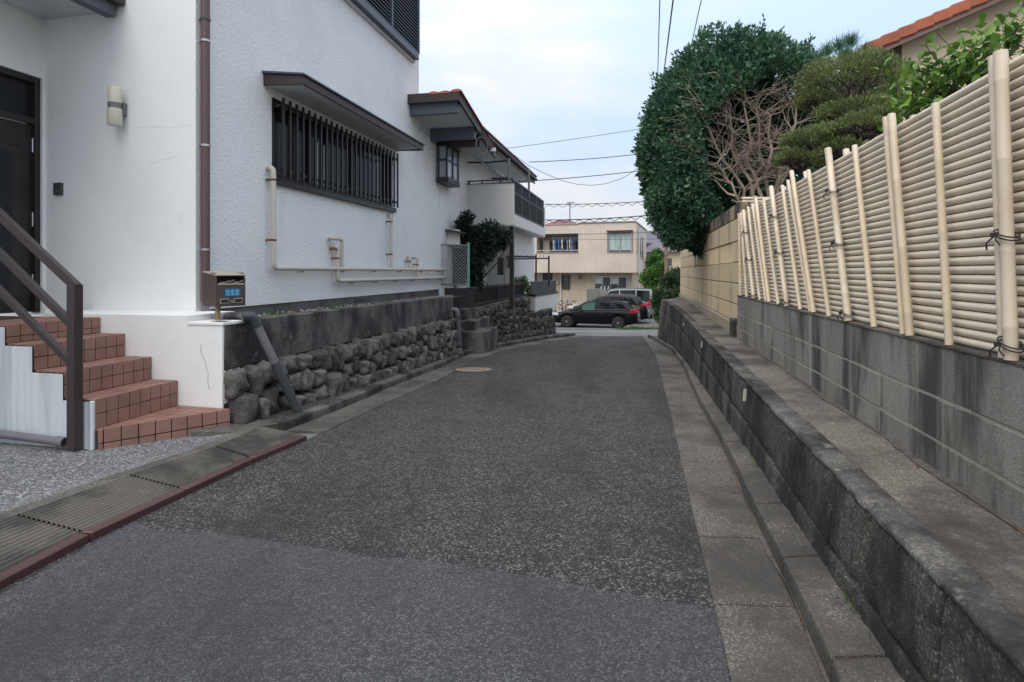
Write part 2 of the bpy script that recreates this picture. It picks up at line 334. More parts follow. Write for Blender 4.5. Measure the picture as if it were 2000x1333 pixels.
# the lane: coarse old asphalt, with a newer smoother patch nearest the camera
def lane_left(Y):
    if Y < 5.35: return poly_at(L_steel, Y) + .0
    return poly_at(L_asph, Y) if Y > 5.9 else poly_at(L_steel, 5.35) + (poly_at(L_asph, 5.9) - poly_at(L_steel, 5.35)) * (Y - 5.35) / .55
def sheet(y0, y1, xl, xr, dz, n=40, m=8, wob=0):
    rows = []
    for i in range(n + 1):
        Y = y0 + (y1 - y0) * i / n; a, b = xl(Y), xr(Y)
        rows.append([Vector((a + (b - a) * j / m, Y, gz(Y) + dz)) for j in range(m + 1)])
    return MB().grid(rows)
struct(sheet(-6, 19.9, lane_left, lambda Y: poly_at(R_asph, Y), 0, 60).build('road', m_asph))
# patch edge: runs from the drain on the left across to the right gutter
pe = [gp(x, y) for x, y in ((262, 1022), (310, 1040), (420, 1045), (560, 1062), (700, 1088), (820, 1096), (1000, 1122), (1150, 1150), (1290, 1176), (1396, 1190))]
rows = []
for i in range(26):
    t = i / 25
    k = min(int(t * (len(pe) - 1)), len(pe) - 2); q = pe[k].lerp(pe[k + 1], t * (len(pe) - 1) - k)
    col = []
    for j in range(14):
        Y = -6 + (q.y + random.uniform(-.012, .012) + 6) * j / 13
        x = q.x + (q.x - pe[0].x - (pe[-1].x - pe[0].x) * .5) * 0
        xl, xr = poly_at(L_steel, Y) + .05, poly_at(R_asph, Y) - .01
        xx = min(max(xl + (xr - xl) * t, -60), 60)
        col.append(Vector((xx if j < 13 else q.x, Y, gz(Y) + .006)))
    rows.append(col)
struct(MB().grid(rows).build('asphalt_patch', m_asph2))

# round patched cover in the lane
cc = gp(923, 723); m = MB()
ring = [Vector((cc.x + .36 * math.cos(a) * (1 + .05 * math.sin(3 * a)), cc.y + .36 * math.sin(a), gz(cc.y + .36 * math.sin(a)) + .008)) for a in np.linspace(0, 2 * math.pi, 25)[:-1]]
m.add(ring + [Vector((cc.x, cc.y, gz(cc.y) + .014))], [(i, (i + 1) % 24, 24) for i in range(24)])
mh = thing('manhole_cover', 'round pale concrete manhole cover set in the dark asphalt lane', 'manhole', (cc.x, cc.y, gz(cc.y)))
m_mh = mat('manhole_concrete', (.26, .22, .17), .9, [(9, (.08, .07, .06, .8), .46, .62, None)], [(60, .006, 'n')])
m.build('cover', m_mh, mh)
m2 = MB(); m2.tube([ring[i] + Vector((0, 0, -.004)) for i in list(range(24)) + [0]], .014, 6, False); m2.build('rim', m_conc_dk, mh)
m3 = MB(); m3.fbox(Fr(cc.x + .1, cc.y, 0), -.03, .03, -.02, .02, gz(cc.y) + .005, gz(cc.y) + .02); m3.build('lift_slot', m_wire, mh)

# right gutter slabs and kerb stones, one piece each
gut = struct(thing('gutter', 'row of concrete gutter slabs and kerb stones along the lane', 'gutter', (1.3, 1, 0))); del gut['label'], gut['category']
kerb_r = struct(thing('kerb', 'x', 'kerb', (1.6, 1, 0))); del kerb_r['label'], kerb_r['category']
def strip_piece(m, y0, y1, xa, xb, za, zb, top, bev=0):
    """a solid piece between two lines, from y0 to y1; za/zb = height of its left/right edge above the ground"""
    n = max(1, int((y1 - y0) / .35)); ys = [y0 + (y1 - y0) * i / n for i in range(n + 1)]
    r1 = [Vector((xa(Y), Y, gz(Y) + za)) for Y in ys]; r2 = [Vector((xb(Y), Y, gz(Y) + zb)) for Y in ys]
    r3 = [Vector((xb(Y), Y, gz(Y) + top)) for Y in ys]; r4 = [Vector((xa(Y), Y, gz(Y) + top)) for Y in ys]
    return m.loft([[a, b, c, d] for a, b, c, d in zip(r1, r2, r3, r4)])
jy = sorted(gp(1395, y).y for y in (752, 770, 795, 820, 856, 902, 966, 1052, 1185)); st = (jy[-1] - jy[0]) / (len(jy) - 1)
ys = [jy[0] - st * k for k in (5, 4, 3, 2, 1)] + jy
while ys[-1] < 18.2: ys.append(ys[-1] + st)
for a, b in zip(ys, ys[1:]):
    d = random.uniform(-.004, .004)
    m = MB(); strip_piece(m, a + .006, b - .006, lambda Y: poly_at(R_asph, Y) - .0, lambda Y: poly_at(R_kerb, Y) - .004, .014 + d, .004 + d, -.12)
    m.build('gutter_slab', m_conc, gut, bevel=.006, seg=1)
    a2, b2 = a + st * .35, b + st * .35
    m = MB(); strip_piece(m, a2 + .005, b2 - .005, lambda Y: poly_at(R_kerb, Y) + .0, lambda Y: poly_at(R_base, Y) + .06, KH + d, KH + .012 + d, -.12)
    m.build('kerb_stone', m_conc, kerb_r, bevel=.018, seg=2)

# left kerb stones, the smooth strip beside them and the verge up to the stones
kerb_l = struct(thing('kerb', 'x', 'kerb', (-2, 8, -.3))); del kerb_l['label'], kerb_l['category']
strip = struct(thing('gutter', 'x', 'gutter', (-2, 8, -.3))); del strip['label'], strip['category']
a = 5.85
while a < 19.9:
    b = min(a + .8, 20.0)
    m = MB(); strip_piece(m, a + .004, b - .004, lambda Y: poly_at(L_kerb, Y) - .15, lambda Y: poly_at(L_kerb, Y), KH + .01, KH, -.12)
    m.build('kerb_stone', m_conc_dk, kerb_l, bevel=.02, seg=2)
    m = MB(); strip_piece(m, a + .003, b - .003, lambda Y: poly_at(L_kerb, Y) + .003, lambda Y: poly_at(L_asph, Y) + .03, .012, .010, -.1)
    m.build('gutter_slab', m_conc, strip, bevel=.004, seg=1)
    a = b
m = sheet(5.7, 20.2, lambda Y: poly_at(L_kerb, Y) - 1.6, lambda Y: poly_at(L_kerb, Y) - .149, KH - .01, 50, 10)
struct(m.build('verge', m_soil))
m = MB(); strip_piece(m, 5.50, 6.0, lambda Y: poly_at(L_kerb, Y) - .9, lambda Y: poly_at(L_kerb, Y) - .002, KH - .004, KH - .004, -.15); struct(m.build('verge', m_conc, bevel=.01, seg=1))

# washed-gravel apron at the foot of the steps, then the ribbed ramp plates with their red steel edge
ap = [[Vector((poly_at(L_plate, Y) - .16 - w, Y, gz(Y) + .085 - min(w, .3) * .15 + max(0, w - .3) * .01)) for w in (0, .3, .6, 1.0, 1.6, 3, 6)] for Y in np.linspace(-4, 5.98, 30)]
struct(MB().grid(ap).build('gravel_apron', m_gravel))
ramp = struct(thing('drain_ramp', 'x', 'ramp', (-2.3, 4, -.1))); del ramp['label'], ramp['category']
pj = sorted([gp(x, y).y for x, y in ((108, 1050), (311, 963), (460, 901), (556, 857))])
pj = [pj[0] - 2.0, pj[0] - 1.0] + pj
for a, b in zip(pj, pj[1:]):
    a, b = a + .012, b - .012
    nr = 13
    m = MB(); prof = []
    for k in range(nr * 4 + 1):
        w = k / (nr * 4); prof.append((w, (.0, .013, .013, .0)[k % 4]))
    def Lx(w, Y): return (poly_at(L_plate, Y)) * (1 - w) + (poly_at(L_steel, Y) - .064) * w
    r = []
    for Y in (a, b):
        sk = .0
        r.append([Vector((Lx(w, Y), Y - (w - .5) * .10, gz(Y) + .055 * (1 - w) + .045 + h)) for w, h in prof])
    m.grid(r); n = len(prof)
    base = [Vector((Lx(w, Y), Y - (w - .5) * .10, gz(Y) - .05)) for Y in (a, b) for w in (0, 1)]
    m.add([r[0][0], r[0][-1], base[1], base[0]], [(0, 1, 2, 3)]); m.add([r[1][0], r[1][-1], base[3], base[2]], [(3, 2, 1, 0)])
    m.add([r[0][-1], r[1][-1], base[3], base[1]], [(0, 1, 2, 3)]); m.add([r[0][0], r[1][0], base[2], base[0]], [(3, 2, 1, 0)])
    m.build('ramp_plate', m_plate, ramp)
    m = MB(); strip_piece(m, a - .05, b - .05, lambda Y: poly_at(L_steel, Y) - .062, lambda Y: poly_at(L_steel, Y), .050, .046, -.02)
    m.build('steel_edge', m_redsteel, ramp, bevel=.006, seg=1)
    m = MB(); strip_piece(m, a + .03, b + .03, lambda Y: poly_at(L_plate, Y) - .17, lambda Y: poly_at(L_plate, Y) - .006, .10, .105, -.05)
    m.build('edging_stone', m_conc, ramp, bevel=.008, seg=1)

# cross street, parking ground
struct(MB().grid([[Vector((x, Y + (0 if Y < 22 else .1 * x), gz(Y) - .006)) for x in (-60, -20, 0, 1, 2, 4, 5, 8, 20, 60)] for Y in (19.7, 20.4, 22, 24, 26)]).build('cross_street', m_street))
m_park = mat('parking_gravel', (.15, .148, .14), .9, [(.6, (.085, .085, .08, .8), .45, .65, None), (4, (.22, .215, .20, .6), .55, .75, None)], [(40, .01, 'n')])
struct(MB().grid([[Vector((x, Y, gz(Y) - .003)) for x in (-60, -20, -6, 0, 3, 6, 9, 14, 30, 80)] for Y in (27.4, 29, 30, 32, 36, 42, 50, 70)]).build('parking_ground', m_park))
# ================================================================ white house on the left
E = EYE
def cells(fr, s0, s1, z0, z1, o0, o1, holes, m):
    ss = sorted({s0, s1, *[h[i] for h in holes for i in (0, 1)]}); zs = sorted({z0, z1, *[h[i] for h in holes for i in (2, 3)]})
    for a, b in zip(ss, ss[1:]):
        run = None
        for c, d in zip(zs, zs[1:]):
            hid = any(h[0] - 1e-6 <= a and b <= h[1] + 1e-6 and h[2] - 1e-6 <= c and d <= h[3] + 1e-6 for h in holes)
            if hid:
                if run: m.fbox(fr, a, b, o0, o1, *run); run = None
            else: run = (run[0] if run else c, d)
        if run: m.fbox(fr, a, b, o0, o1, *run)
    return m
house = thing('white_house', 'white stucco two-storey house with barred window, hood and brown door beside the lane', 'house', (-5, 9, 0))
s_full = HL.s(818); s_end = HL.s(858)
wl = (HL.s(531), HL.s(767), HL.hit(531, 349)[1], HL.hit(531, 193)[1])
wl = (wl[0], wl[1], (wl[2] + HL.hit(767, 406)[1]) / 2, (wl[3] + HL.hit(767, 299)[1]) / 2)
zb = E - .446
TOP = E + 6.6
m = MB(); cells(HL, .002, s_full, zb, TOP, -.2, 0, [wl], m); m.fbox(HL, s_full + .0, s_end, -.2, -.001, zb, E + 3.25)
m.fbox(HL, s_full - .2, s_full, -3, -.2, E + 3, TOP); m.fbox(HL, s_end - .2, s_end, -5, -.2, zb, E + 3.2)
wall_o = m.build('wall', m_stucco, house)
# front wall with the lamp, inner wall with the door
m = MB(); m.fbox(HL, .0, .2, -2.16, -.001, zb - .012, TOP + .01); m.fbox(HL, .2, .4, -5, -2.16, zb - .5, TOP)
m.build('front_wall', m_stucco2, house)
door_s0, door_s1, door_z = -1.15, -.03, E + 2.36
m = MB(); cells(HL, -6.0, 0, E - .52, TOP, -2.36, -2.16, [(door_s0, door_s1, E - .52, door_z)], m)
m.fbox(HL, -6.2, -6.0, -6, -2.16, E - 1.7, TOP)
m.build('door_wall', m_stucco2, house)
m = MB(); m.fbox(HL, .04, s_end - .003, -.18, -.018, E - 1.2, zb); fo = m.build('foundation', m_found, house)
# vent grille in the foundation
v0, v1 = HL.s(695), HL.s(718); vz0, vz1 = zb - .125, zb - .03
m = MB(); m.fbox(HL, v0, v1, -.03, -.012, vz0, vz1); ve = m.build('vent', m_wire, house)
m = MB(); m.fbox(HL, v0 - .02, v1 + .02, -.03, -.008, vz1, vz1 + .018); m.fbox(HL, v0 - .02, v1 + .02, -.03, -.008, vz0 - .018, vz0); m.build('vent_frame', m_metalgr, ve)
for k in range(7):
    s = v0 + (v1 - v0) * (k + .5) / 7; m = MB(); m.fbox(HL, s - .012, s + .012, -.014, -.004, vz0, vz1); m.build('vent_bar', m_metalgr, ve)
# door
dr = MB().fbox(HL, door_s0 + .06, door_s1 - .06, -2.30, -2.25, E - .487, E + 1.78).build('door', m_door, house, bevel=.004, seg=1)
m = MB(); m.fbox(HL, door_s1 - .06, door_s1, -2.34, -2.19, E - .49, door_z); m.fbox(HL, door_s0, door_s0 + .06, -2.34, -2.19, E - .49, door_z)
m.fbox(HL, door_s0 + .06, door_s1 - .06, -2.34, -2.19, door_z - .07, door_z); m.fbox(HL, door_s0 + .06, door_s1 - .06, -2.34, -2.19, E + 1.79, E + 1.86)
m.build('door_frame', m_door, house, bevel=.004, seg=1)
MB().fbox(HL, door_s0 + .06, door_s1 - .06, -2.29, -2.27, E + 1.86, door_z - .07).build('transom', m_dglass, house)
for s in (-.92, -.52):
    m = MB(); m.fbox(HL, s, s + .30, -2.26, -2.236, E - .32, E + 1.5); p_ = m.build('door_panel', m_door, dr, bevel=.008, seg=1)
MB().fbox(HL, -.50, -.33, -2.245, -2.231, E - .2, E + 1.4).build('door_glass', m_dglass, dr)
for z in (E - .2, E + .55, E + 1.45):
    MB().tube([HL.p(door_s1 - .055, -2.235, z), HL.p(door_s1 - .055, -2.235, z + .17)], .013, 8).build('hinge', m_alu, dr)
# porch canopy over the door
can = thing('porch_canopy', 'dark fascia porch canopy over the brown front door', 'canopy', HL.p(-1, -1.7, E + 3.1))
m = MB(); m.fbox(HL, -3.2, -.002, -2.15, -1.19, E + 3.09, E + 3.17); m.build('soffit', m_soffit, can)
m = MB(); m.fbox(HL, -3.2, -.05, -1.19, -1.06, E + 3.00, E + 3.14); m.build('fascia', m_bluegrey, can, bevel=.005, seg=1)
m = MB(); m.fbox(HL, -3.25, -.004, -1.12, -.96, E + 3.14, E + 3.26); m.build('gutter', m_brown, can, bevel=.02)
m = MB(); m.fbox(HL, -3.2, -.003, -2.15, -1.1, E + 3.17, E + 3.3); m.build('roof', m_bluegrey, can)
# wall lamp: two frosted cylinders on an arm
lp = HL.p(0, -1.05, E)
k = (232 - CXP) / FOC; b_l = ((-3.625) - k * 6.57) / (HL.n.x - k * HL.n.y); b_l = abs(b_l)
def front(px, py, off=.0):        # point on the lamp wall
    k = (px - CXP) / FOC; O = HL.o - HL.d * off; t = (O.x - k * O.y) / (HL.n.x - k * HL.n.y)
    P = O - HL.n * t; return Vector((P.x, P.y, E - (py - HOR) / FOC * P.y)), -t
P_, o_ = front(224, 208, .13)
lamp = thing('wall_lamp', 'twin frosted cylinder wall lamp beside the front door', 'wall lamp', tuple(P_))
for za, zb_, r in ((.035, .215, .072), (-.03, -.225, .078)):
    ring = [(za, r * .96), (zb_ * .93, r), (zb_, r * .86), (zb_ * 1.01, r * .5)]
    MB().tube([P_ + Vector((0, 0, z)) for z, _ in ring], [q for _, q in ring], 20).build('lamp_shade', m_lampgl, lamp, smooth=R(40))
MB().tube([P_ + Vector((0, 0, -.032)), P_ + Vector((0, 0, .037))], .07, 20).build('collar', m_metalgr, lamp, smooth=R(40))
Pw, _ = front(243, 216, 0)
m = MB(); m.bar(P_ + HL.n * .0, Pw - HL.d * .04 + Vector((0, 0, .0)), .05, .05); m.build('arm', m_metalgr, lamp)
m = MB(); m.hexa([Pw + HL.n * a - HL.d * c + Vector((0, 0, z)) for z in (-.075, .075) for a, c in ((-.045, .055), (.045, .055), (.045, .002), (-.045, .002))]); m.build('back_plate', m_metalgr, lamp, bevel=.006, seg=1)
for pts_ in (((262, 249), (290, 248), (318, 247), (338, 249), (358, 246), (376, 244)), ((290, 322), (318, 312), (345, 306))):
    MB().tube([front(x_, y_, .001)[0] for x_, y_ in pts_], .0012, 4).build('crack', MATS['soffit_board'], house)
# intercom
Pi, _ = front(117, 370, 0)
ic = thing('intercom', 'small dark intercom box on the white wall by the door', 'intercom', tuple(Pi))
m = MB(); m.hexa([Pi + HL.n * a - HL.d * c + Vector((0, 0, z)) for z in (-.075, .075) for a, c in ((-.058, .04), (.058, .04), (.058, .002), (-.058, .002))]); m.build('case', m_pipe_dk, ic, bevel=.008)
MB().tube([Pi - HL.d * .039 + Vector((0, 0, -.03)), Pi - HL.d * .046 + Vector((0, 0, -.03))], .016, 12).build('button', m_metalgr, ic)
# barred window
win = thing('x', 'x', 'x', HL.p(wl[0], 0, wl[2])); bpy.data.objects.remove(win)
w0, w1, wz0, wz1 = wl
wn = MB().fbox(HL, w0, w1, -.16, -.14, wz0, wz1).build('window', m_dglass, house)
m = MB()
for a, b, c, d in ((w0, w0 + .09, wz0, wz1), (w1 - .06, w1, wz0, wz1), (w0 + .09, w1 - .06, wz0, wz0 + .07), (w0 + .09, w1 - .06, wz1 - .07, wz1)): m.fbox(HL, a, b, -.139, -.02, c, d)
m.build('frame', m_bars, wn)
for px in (574, 606, 640, 690):
    s = HL.s(px, -.1); m = MB(); m.fbox(HL, s - .03, s + .03, -.135, -.09, wz0 + .07, wz1 - .07); m.build('sash', m_bars, wn)
for px in (579, 618, 631):
    s = HL.s(px, -.1); m = MB(); m.fbox(HL, s - .012, s + .012, -.088, -.08, wz0 + .09, wz1 - .35); m.build('sash_edge', m_alu, wn)
m = MB(); m.fbox(HL, w0 - .02, w1 + .03, -.02, .075, wz0 - .09, wz0 + .005); m.build('sill', m_bars, wn, bevel=.006, seg=1)
m = MB(); m.fbox(HL, w0 + .05, w1 - .03, -.08, .02, wz0 + .006, wz0 + .02); m.build('sill_track', m_alu, wn)
gr = HL.s(778, .14)
grille = MB().fbox(HL, w0 - .01, gr, .10, .125, wz0 + .09, wz0 + .13).build('grille', m_bars, house)
m = MB(); m.fbox(HL, w0 - .01, gr, .10, .125, wz1 - .15, wz1 - .11); m.build('cross_rail', m_bars, grille)
nb = 25
for k in range(nb):
    s = w0 + .06 + (gr - .03 - w0 - .06) * k / (nb - 1)
    MB().fbox(HL, s - .019, s + .019, .125, .150, wz0 - .0, wz1 - .01).build('bar', m_bars, grille)
for s in (w0 + .05, w1 - .05):
    for z in (wz0 + .1, wz1 - .14): MB().fbox(HL, s - .02, s + .02, .0, .10, z, z + .03).build('bracket', m_bars, grille)
# hood over the window
h0, hz0 = HL.hit(514, 141); h0b, hzt = HL.hit(592, 143, .60); hz1 = HL.hit(592, 164, .60)[1]; h1 = HL.s(827, .60); hs1 = h0b
hood = MB().hexa([HL.p(s, o, z) for z, s, o in ((hz1 + .03, h0b + .03, .57), (hz1 + .03, h1 - .04, .57), (hz1 + .03, h1 - .04, .0), (hz1 + .03, h0b + .03, .0),
      (hzt - .02, h0b + .03, .57), (hzt - .02, h1 - .04, .57), (hz0 - .02, h1 - .04, .0), (hz0 - .02, h0b + .03, .0))]).build('window_hood', m_soffit, house)
m = MB(); m.fbox(HL, h0b, h1, .57, .60, hz1, hzt - .03)
for s in (h0b, h1 - .035): m.hexa([HL.p(a, o, z) for (a, o, z) in ((s, .57, hz1), (s + .03, .57, hz1), (s + .03, .0, hz1 + .02), (s, .0, hz1 + .02), (s, .57, hzt - .03), (s + .03, .57, hzt - .03), (s + .03, .0, hz0 - .03), (s, .0, hz0 - .03))])
m.build('fascia', m_brown, hood, bevel=.003, seg=1)
m = MB(); m.hexa([HL.p(a, o, z) for (a, o, z) in ((h0b - .03, .63, hzt - .03), (h1 + .02, .63, hzt - .03), (h1 + .02, .0, hz0 - .018), (h0b - .03, .0, hz0 - .018), (h0b - .03, .63, hzt - .005), (h1 + .02, .63, hzt - .005), (h1 + .02, .0, hz0 + .012), (h0b - .03, .0, hz0 + .012))])
m.build('metal_cover', m_bluegrey, hood, bevel=.003, seg=1)
# louvred shutters upstairs
lz = HL.hit(811, 126)[1]
lv0, lv1 = 1.0, HL.s(818, .14)
louv = MB().fbox(HL, lv0, lv1 - .02, .0, .03, lz + .02, TOP).build('louvre', m_darkmet, house)
m = MB(); m.fbox(HL, lv0 - .02, lv1 - .03, .0, .16, lz + .02, lz + .17); m.build('sill_rail', m_bluegrey, louv, bevel=.01)
m = MB(); m.fbox(HL, lv0 - .02, lv1 - .02, .0, .06, lz - .035, lz + .018); m.build('flashing', m_soffit, louv)
posts = [lv1 - .02, HL.s(766, .15), HL.s(712, .15), HL.s(640, .15), lv0]
for p_ in posts:
    m = MB(); m.fbox(HL, p_ - .03, p_ + .02, .03, .165, lz + .171, TOP); m.build('louvre_post', m_bluegrey, louv)
m = MB(); m.fbox(HL, posts[-1] + .03, posts[1] - .04, .04, .13, lz + .172, lz + .185); m.build('track', m_alu, louv)
for a, b in zip(posts[1:], posts):
    z = lz + .21
    while z < E + 6.3:
        m = MB(); m.hexa([HL.p(s, o, zz) for (s, o, zz) in ((a + .021, .135, z), (b - .031, .135, z), (b - .031, .05, z + .055), (a + .021, .05, z + .055), (a + .021, .135, z + .016), (b - .031, .135, z + .016), (b - .031, .05, z + .069), (a + .021, .05, z + .069))])
        m.build('slat', m_bluegrey, louv); z += .074
# downpipe at the corner: down the wall, across the planter, over the stone wall
dp = thing('downpipe', 'brown and grey rainwater downpipe running down the house corner and over the stone wall', 'downpipe', HL.p(.2, .07, E))
s_d = HL.s(401, .075)
MB().tube([HL.p(s_d, .075, TOP), HL.p(s_d, .075, E - .35)], .05, 14).build('upper_pipe', m_pipe_br, dp, smooth=R(40))
for y in (39, 81, 285, 488):
    z = HL.hit(401, y, .075)[1]; m = MB(); m.tube([HL.p(s_d, .075, z - .012), HL.p(s_d, .075, z + .012)], .057, 14); m.fbox(HL, s_d - .012, s_d + .012, .001, .03, z - .01, z + .01); m.build('pipe_clip', m_alu if y > 50 else m_pipe_dk, dp)
s_e, z_e = SL.hit(491, 618, .10)
pth = [HL.p(s_d, .075, E - .345), HL.p(s_d, .075, E - .45), HL.p(s_d + .02, .11, E - .50), HL.p(s_d + .06, .17, E - .515), SL.p(s_e, .06, z_e)]
MB().tube(pth, [.048, .046, .046, .046, .046], 12).build('lower_pipe', m_pipe_gr, dp, smooth=R(50))
Pb = gp(583, 806, .10); Pt = SL.p(s_e + .04, .11, z_e - .05)
MB().tube([SL.p(s_e - .06, .04, z_e), SL.p(s_e, .095, z_e), SL.p(s_e + .03, .11, z_e - .035), Pt + (Pb - Pt) * .06], [.054, .056, .056, .054], 12).build('elbow', m_pipe_dk, dp, smooth=R(60))
MB().tube([Pt, Pt + (Pb - Pt) * .47], .046, 12).build('diagonal_pipe', m_pipe_gr, dp, smooth=R(40))
MB().tube([Pt + (Pb - Pt) * .45, Pb], .051, 12).build('diagonal_pipe', m_pipe_dk, dp, smooth=R(40))
# drain pipes painted cream on the road-side wall
o_p = .10
def wp(x, y, o=o_p): s, z = HL.hit(x, y, o); return HL.p(s, o, z)
def wallpt(x, y): s, z = HL.hit(x, y, 0); return HL.p(s, .005, z)
def bent(pts, r=.05):             # rounds the corners of a path
    out = [pts[0]]
    for a, b, c in zip(pts, pts[1:], pts[2:]):
        for t in (0, .25, .5, .75, 1):
            p = b + (a - b).normalized() * r; q = b + (c - b).normalized() * r
            out.append((p * (1 - t) + b * t) * (1 - t) + (b * (1 - t) + q * t) * t)
    return out + [pts[-1]]
zA = HL.hit(534, 525, o_p)[1]; 
def along(x, z): s = HL.s(x, o_p); return HL.p(s, o_p, z)
zA = (HL.hit(534, 525, o_p)[1] + HL.hit(760, 526, o_p)[1]) / 2
zB = (HL.hit(658, 548, o_p)[1] + HL.hit(815, 545, o_p)[1]) / 2
pset = [('cream drain pipe running from under the window down and along the white wall', [wallpt(522, 328), wp(534, 328), along(534, zA), along(700, zA), along(871, zA)], .036),
        ('lower cream drain pipe running level along the foot of the white wall', [wallpt(644, 481), wp(659, 481), along(659, zB), along(872, zB)], .034),
        ('short bent cream pipe with two elbows in the middle of the white wall', [wallpt(643, 466), wp(648, 466) , along(668, HL.hit(668, 468, o_p)[1]), along(668, zA)], .028),
        ('tall thin cream pipe dropping below the window’s far end', [wallpt(758, 420), wp(764, 421), along(764, zA)], .030),
        ('small cream pipe stub nearest the far end of the white wall', [wallpt(796, 502), wp(800, 503), along(800, zA)], .028),
        ('small cream pipe hook joining the lower pipe near the wall’s far end', [wallpt(805, 503), wp(815, 503), along(815, zB)], .030)]
for lab, pts, r in pset:
    t = thing('drain_pipe', lab, 'pipe', tuple(pts[0]), 'cream drain pipes on the house wall')
    MB().tube(bent(pts, .07), r, 12).build('pipe', m_pipe_wh, t, smooth=R(60))
    if len(pts) > 3 and r > .03:
        q = pts[-1]; L0 = pts[-2] if len(pts) == 4 else pts[2]
        n = 6
        for k in range(n):
            c = L0.lerp(q, (k + .6) / n); m = MB(); m.tube([c + Vector((0, 0, -r - .02)), c + Vector((0, 0, -r + .004))], .012, 6); m.bar(c + Vector((0, 0, -r - .012)), c - HL.n * o_p + Vector((0, 0, -r - .012)), .012, .012); m.build('support', m_metalgr, t)
    a, b = pts[1], pts[2] if len(pts) < 4 or r > .03 else pts[3]
    for f in ((.12, .72) if (a - b).length > .8 else (.35,)):
        c = a.lerp(b, f); m = MB(); m.bar(c - HL.d * .0, c - HL.n * (o_p - .004) - HL.d * .03, .02, .028); m.tube([c - Vector((0, 0, .014)), c + Vector((0, 0, .014))], r + .004, 12); m.build('bracket', m_rust, t)
# lean-to roof at the far end of the house: tiles, beams, white soffit
lr = thing('x', 'x', 'x'); bpy.data.objects.remove(lr)
OV = 1.18
sa, za = HL.hit(897.7, 177, OV); sb_, zb2 = HL.hit(968, 293, OV)
sl_ = (zb2 - za) / (sb_ - sa)
def zr(s): return za + sl_ * (s - sa)
def slab(m, s0, s1, o0, o1, d0, d1): return m.hexa([HL.p(s, o, zr(s) + d) for d in (d0, d1) for s, o in ((s0, o1), (s1, o1), (s1, o0), (s0, o0))])
roof = slab(MB(), sa, sb_, -3.2, OV - .04, -.16, -.10).build('roof', m_soffit, house)
m = MB(); slab(m, sa - .02, sb_, OV - .038, OV + .01, -.24, -.02); m.build('verge_board', m_brown, roof)
m = MB(); m.fbox(HL, sa - .05, sa - .01, 0.002, OV, za - .22, za - .02); m.build('fascia', m_brown, roof)
for s, d, w in ((sa + .12, -.40, .10), (HL.s(933, OV) , -.42, .12), (s_end - .12, -.40, .12)):
    m = MB(); m.fbox(HL, s - w / 2, s + w / 2, .0, OV - .06, zr(s) - .17 + d + .14, zr(s) - .162); m.build('beam', m_bluegrey if s < s_end - .5 else m_brown, roof, bevel=.006, seg=1)
tile_m = MB()
tile_m.loft([[Vector((x, .125 * math.cos(a) * (1 if a < math.pi else 1), .05 * math.sin(a) * (1 if math.sin(a) > 0 else .3))) for a in np.linspace(0, 2 * math.pi, 13)[:-1]] for x in (-.16, .16)])
tile_me = tile_m.mesh('roof_tile', bevel=0, smooth=R(50)); tile_me.materials.append(m_roof)
ang = math.atan(sl_)
def put_tile(parent, fr, s, o, z, a=0.0, sc=(1, 1, 1), rot=0):
    Mx = fr.mat(s, o, z) @ Matrix.Rotation(rot, 4, 'Z') @ Matrix.Rotation(-a, 4, 'Y') @ S3(*sc); return inst('roof_tile', tile_me, parent, Mx)
n = int((sb_ - sa) / .27)
for k in range(n + 1):
    for j in range(3):
        s = sa + .1 + k * .27; put_tile(roof, HL, s, OV - .06 - j * .26, zr(s) - .055 + .02 * (j == 0), ang)
m = MB(); slab(m, sa, sb_, -3.2, OV - .05, -.099, -.055); m.build('tile_bed', m_roof, roof)
for k in range(5): put_tile(roof, HL, sa + .9 + .0 * k, -.10 + .24 * k - .3, zr(sa + .9) + .06 + (.06 if k < 2 else 0), ang, (1.1, 1, 1.6 if k < 2 else 1), R(90))
# loop of spare cable and a conduit under the eave
cl = thing('cable_loop', 'loop of grey cable hanging under the eave of the white house', 'cable', tuple(HL.p(HL.s(940, OV), OV, E + 3)))
cc_ = at(941, 285, 13.9); m = MB()
m.tube([cc_ + HL.d * .19 * math.cos(a) + HL.n * .19 * math.cos(a) * .5 + Vector((0, 0, .20 * math.sin(a))) for a in np.linspace(0, 2 * math.pi, 33)], .012, 6, False); m.build('cable', m_metalgr, cl)
m = MB(); m.tube([at(931, 254, 13.9), at(945, 280, 14.4), at(955, 296, 14.9)], .02, 6); m.tube([at(942, 258, 14.0), at(958, 280, 14.6), at(963, 291, 15)], .02, 6); m.build('conduit', m_metalgr, cl)
m = MB(); c = at(961, 294, 15.0); m.box(c - Vector((.1, .1, .04)), c + Vector((.1, .1, .05))); m.build('junction_box', m_alu, cl)

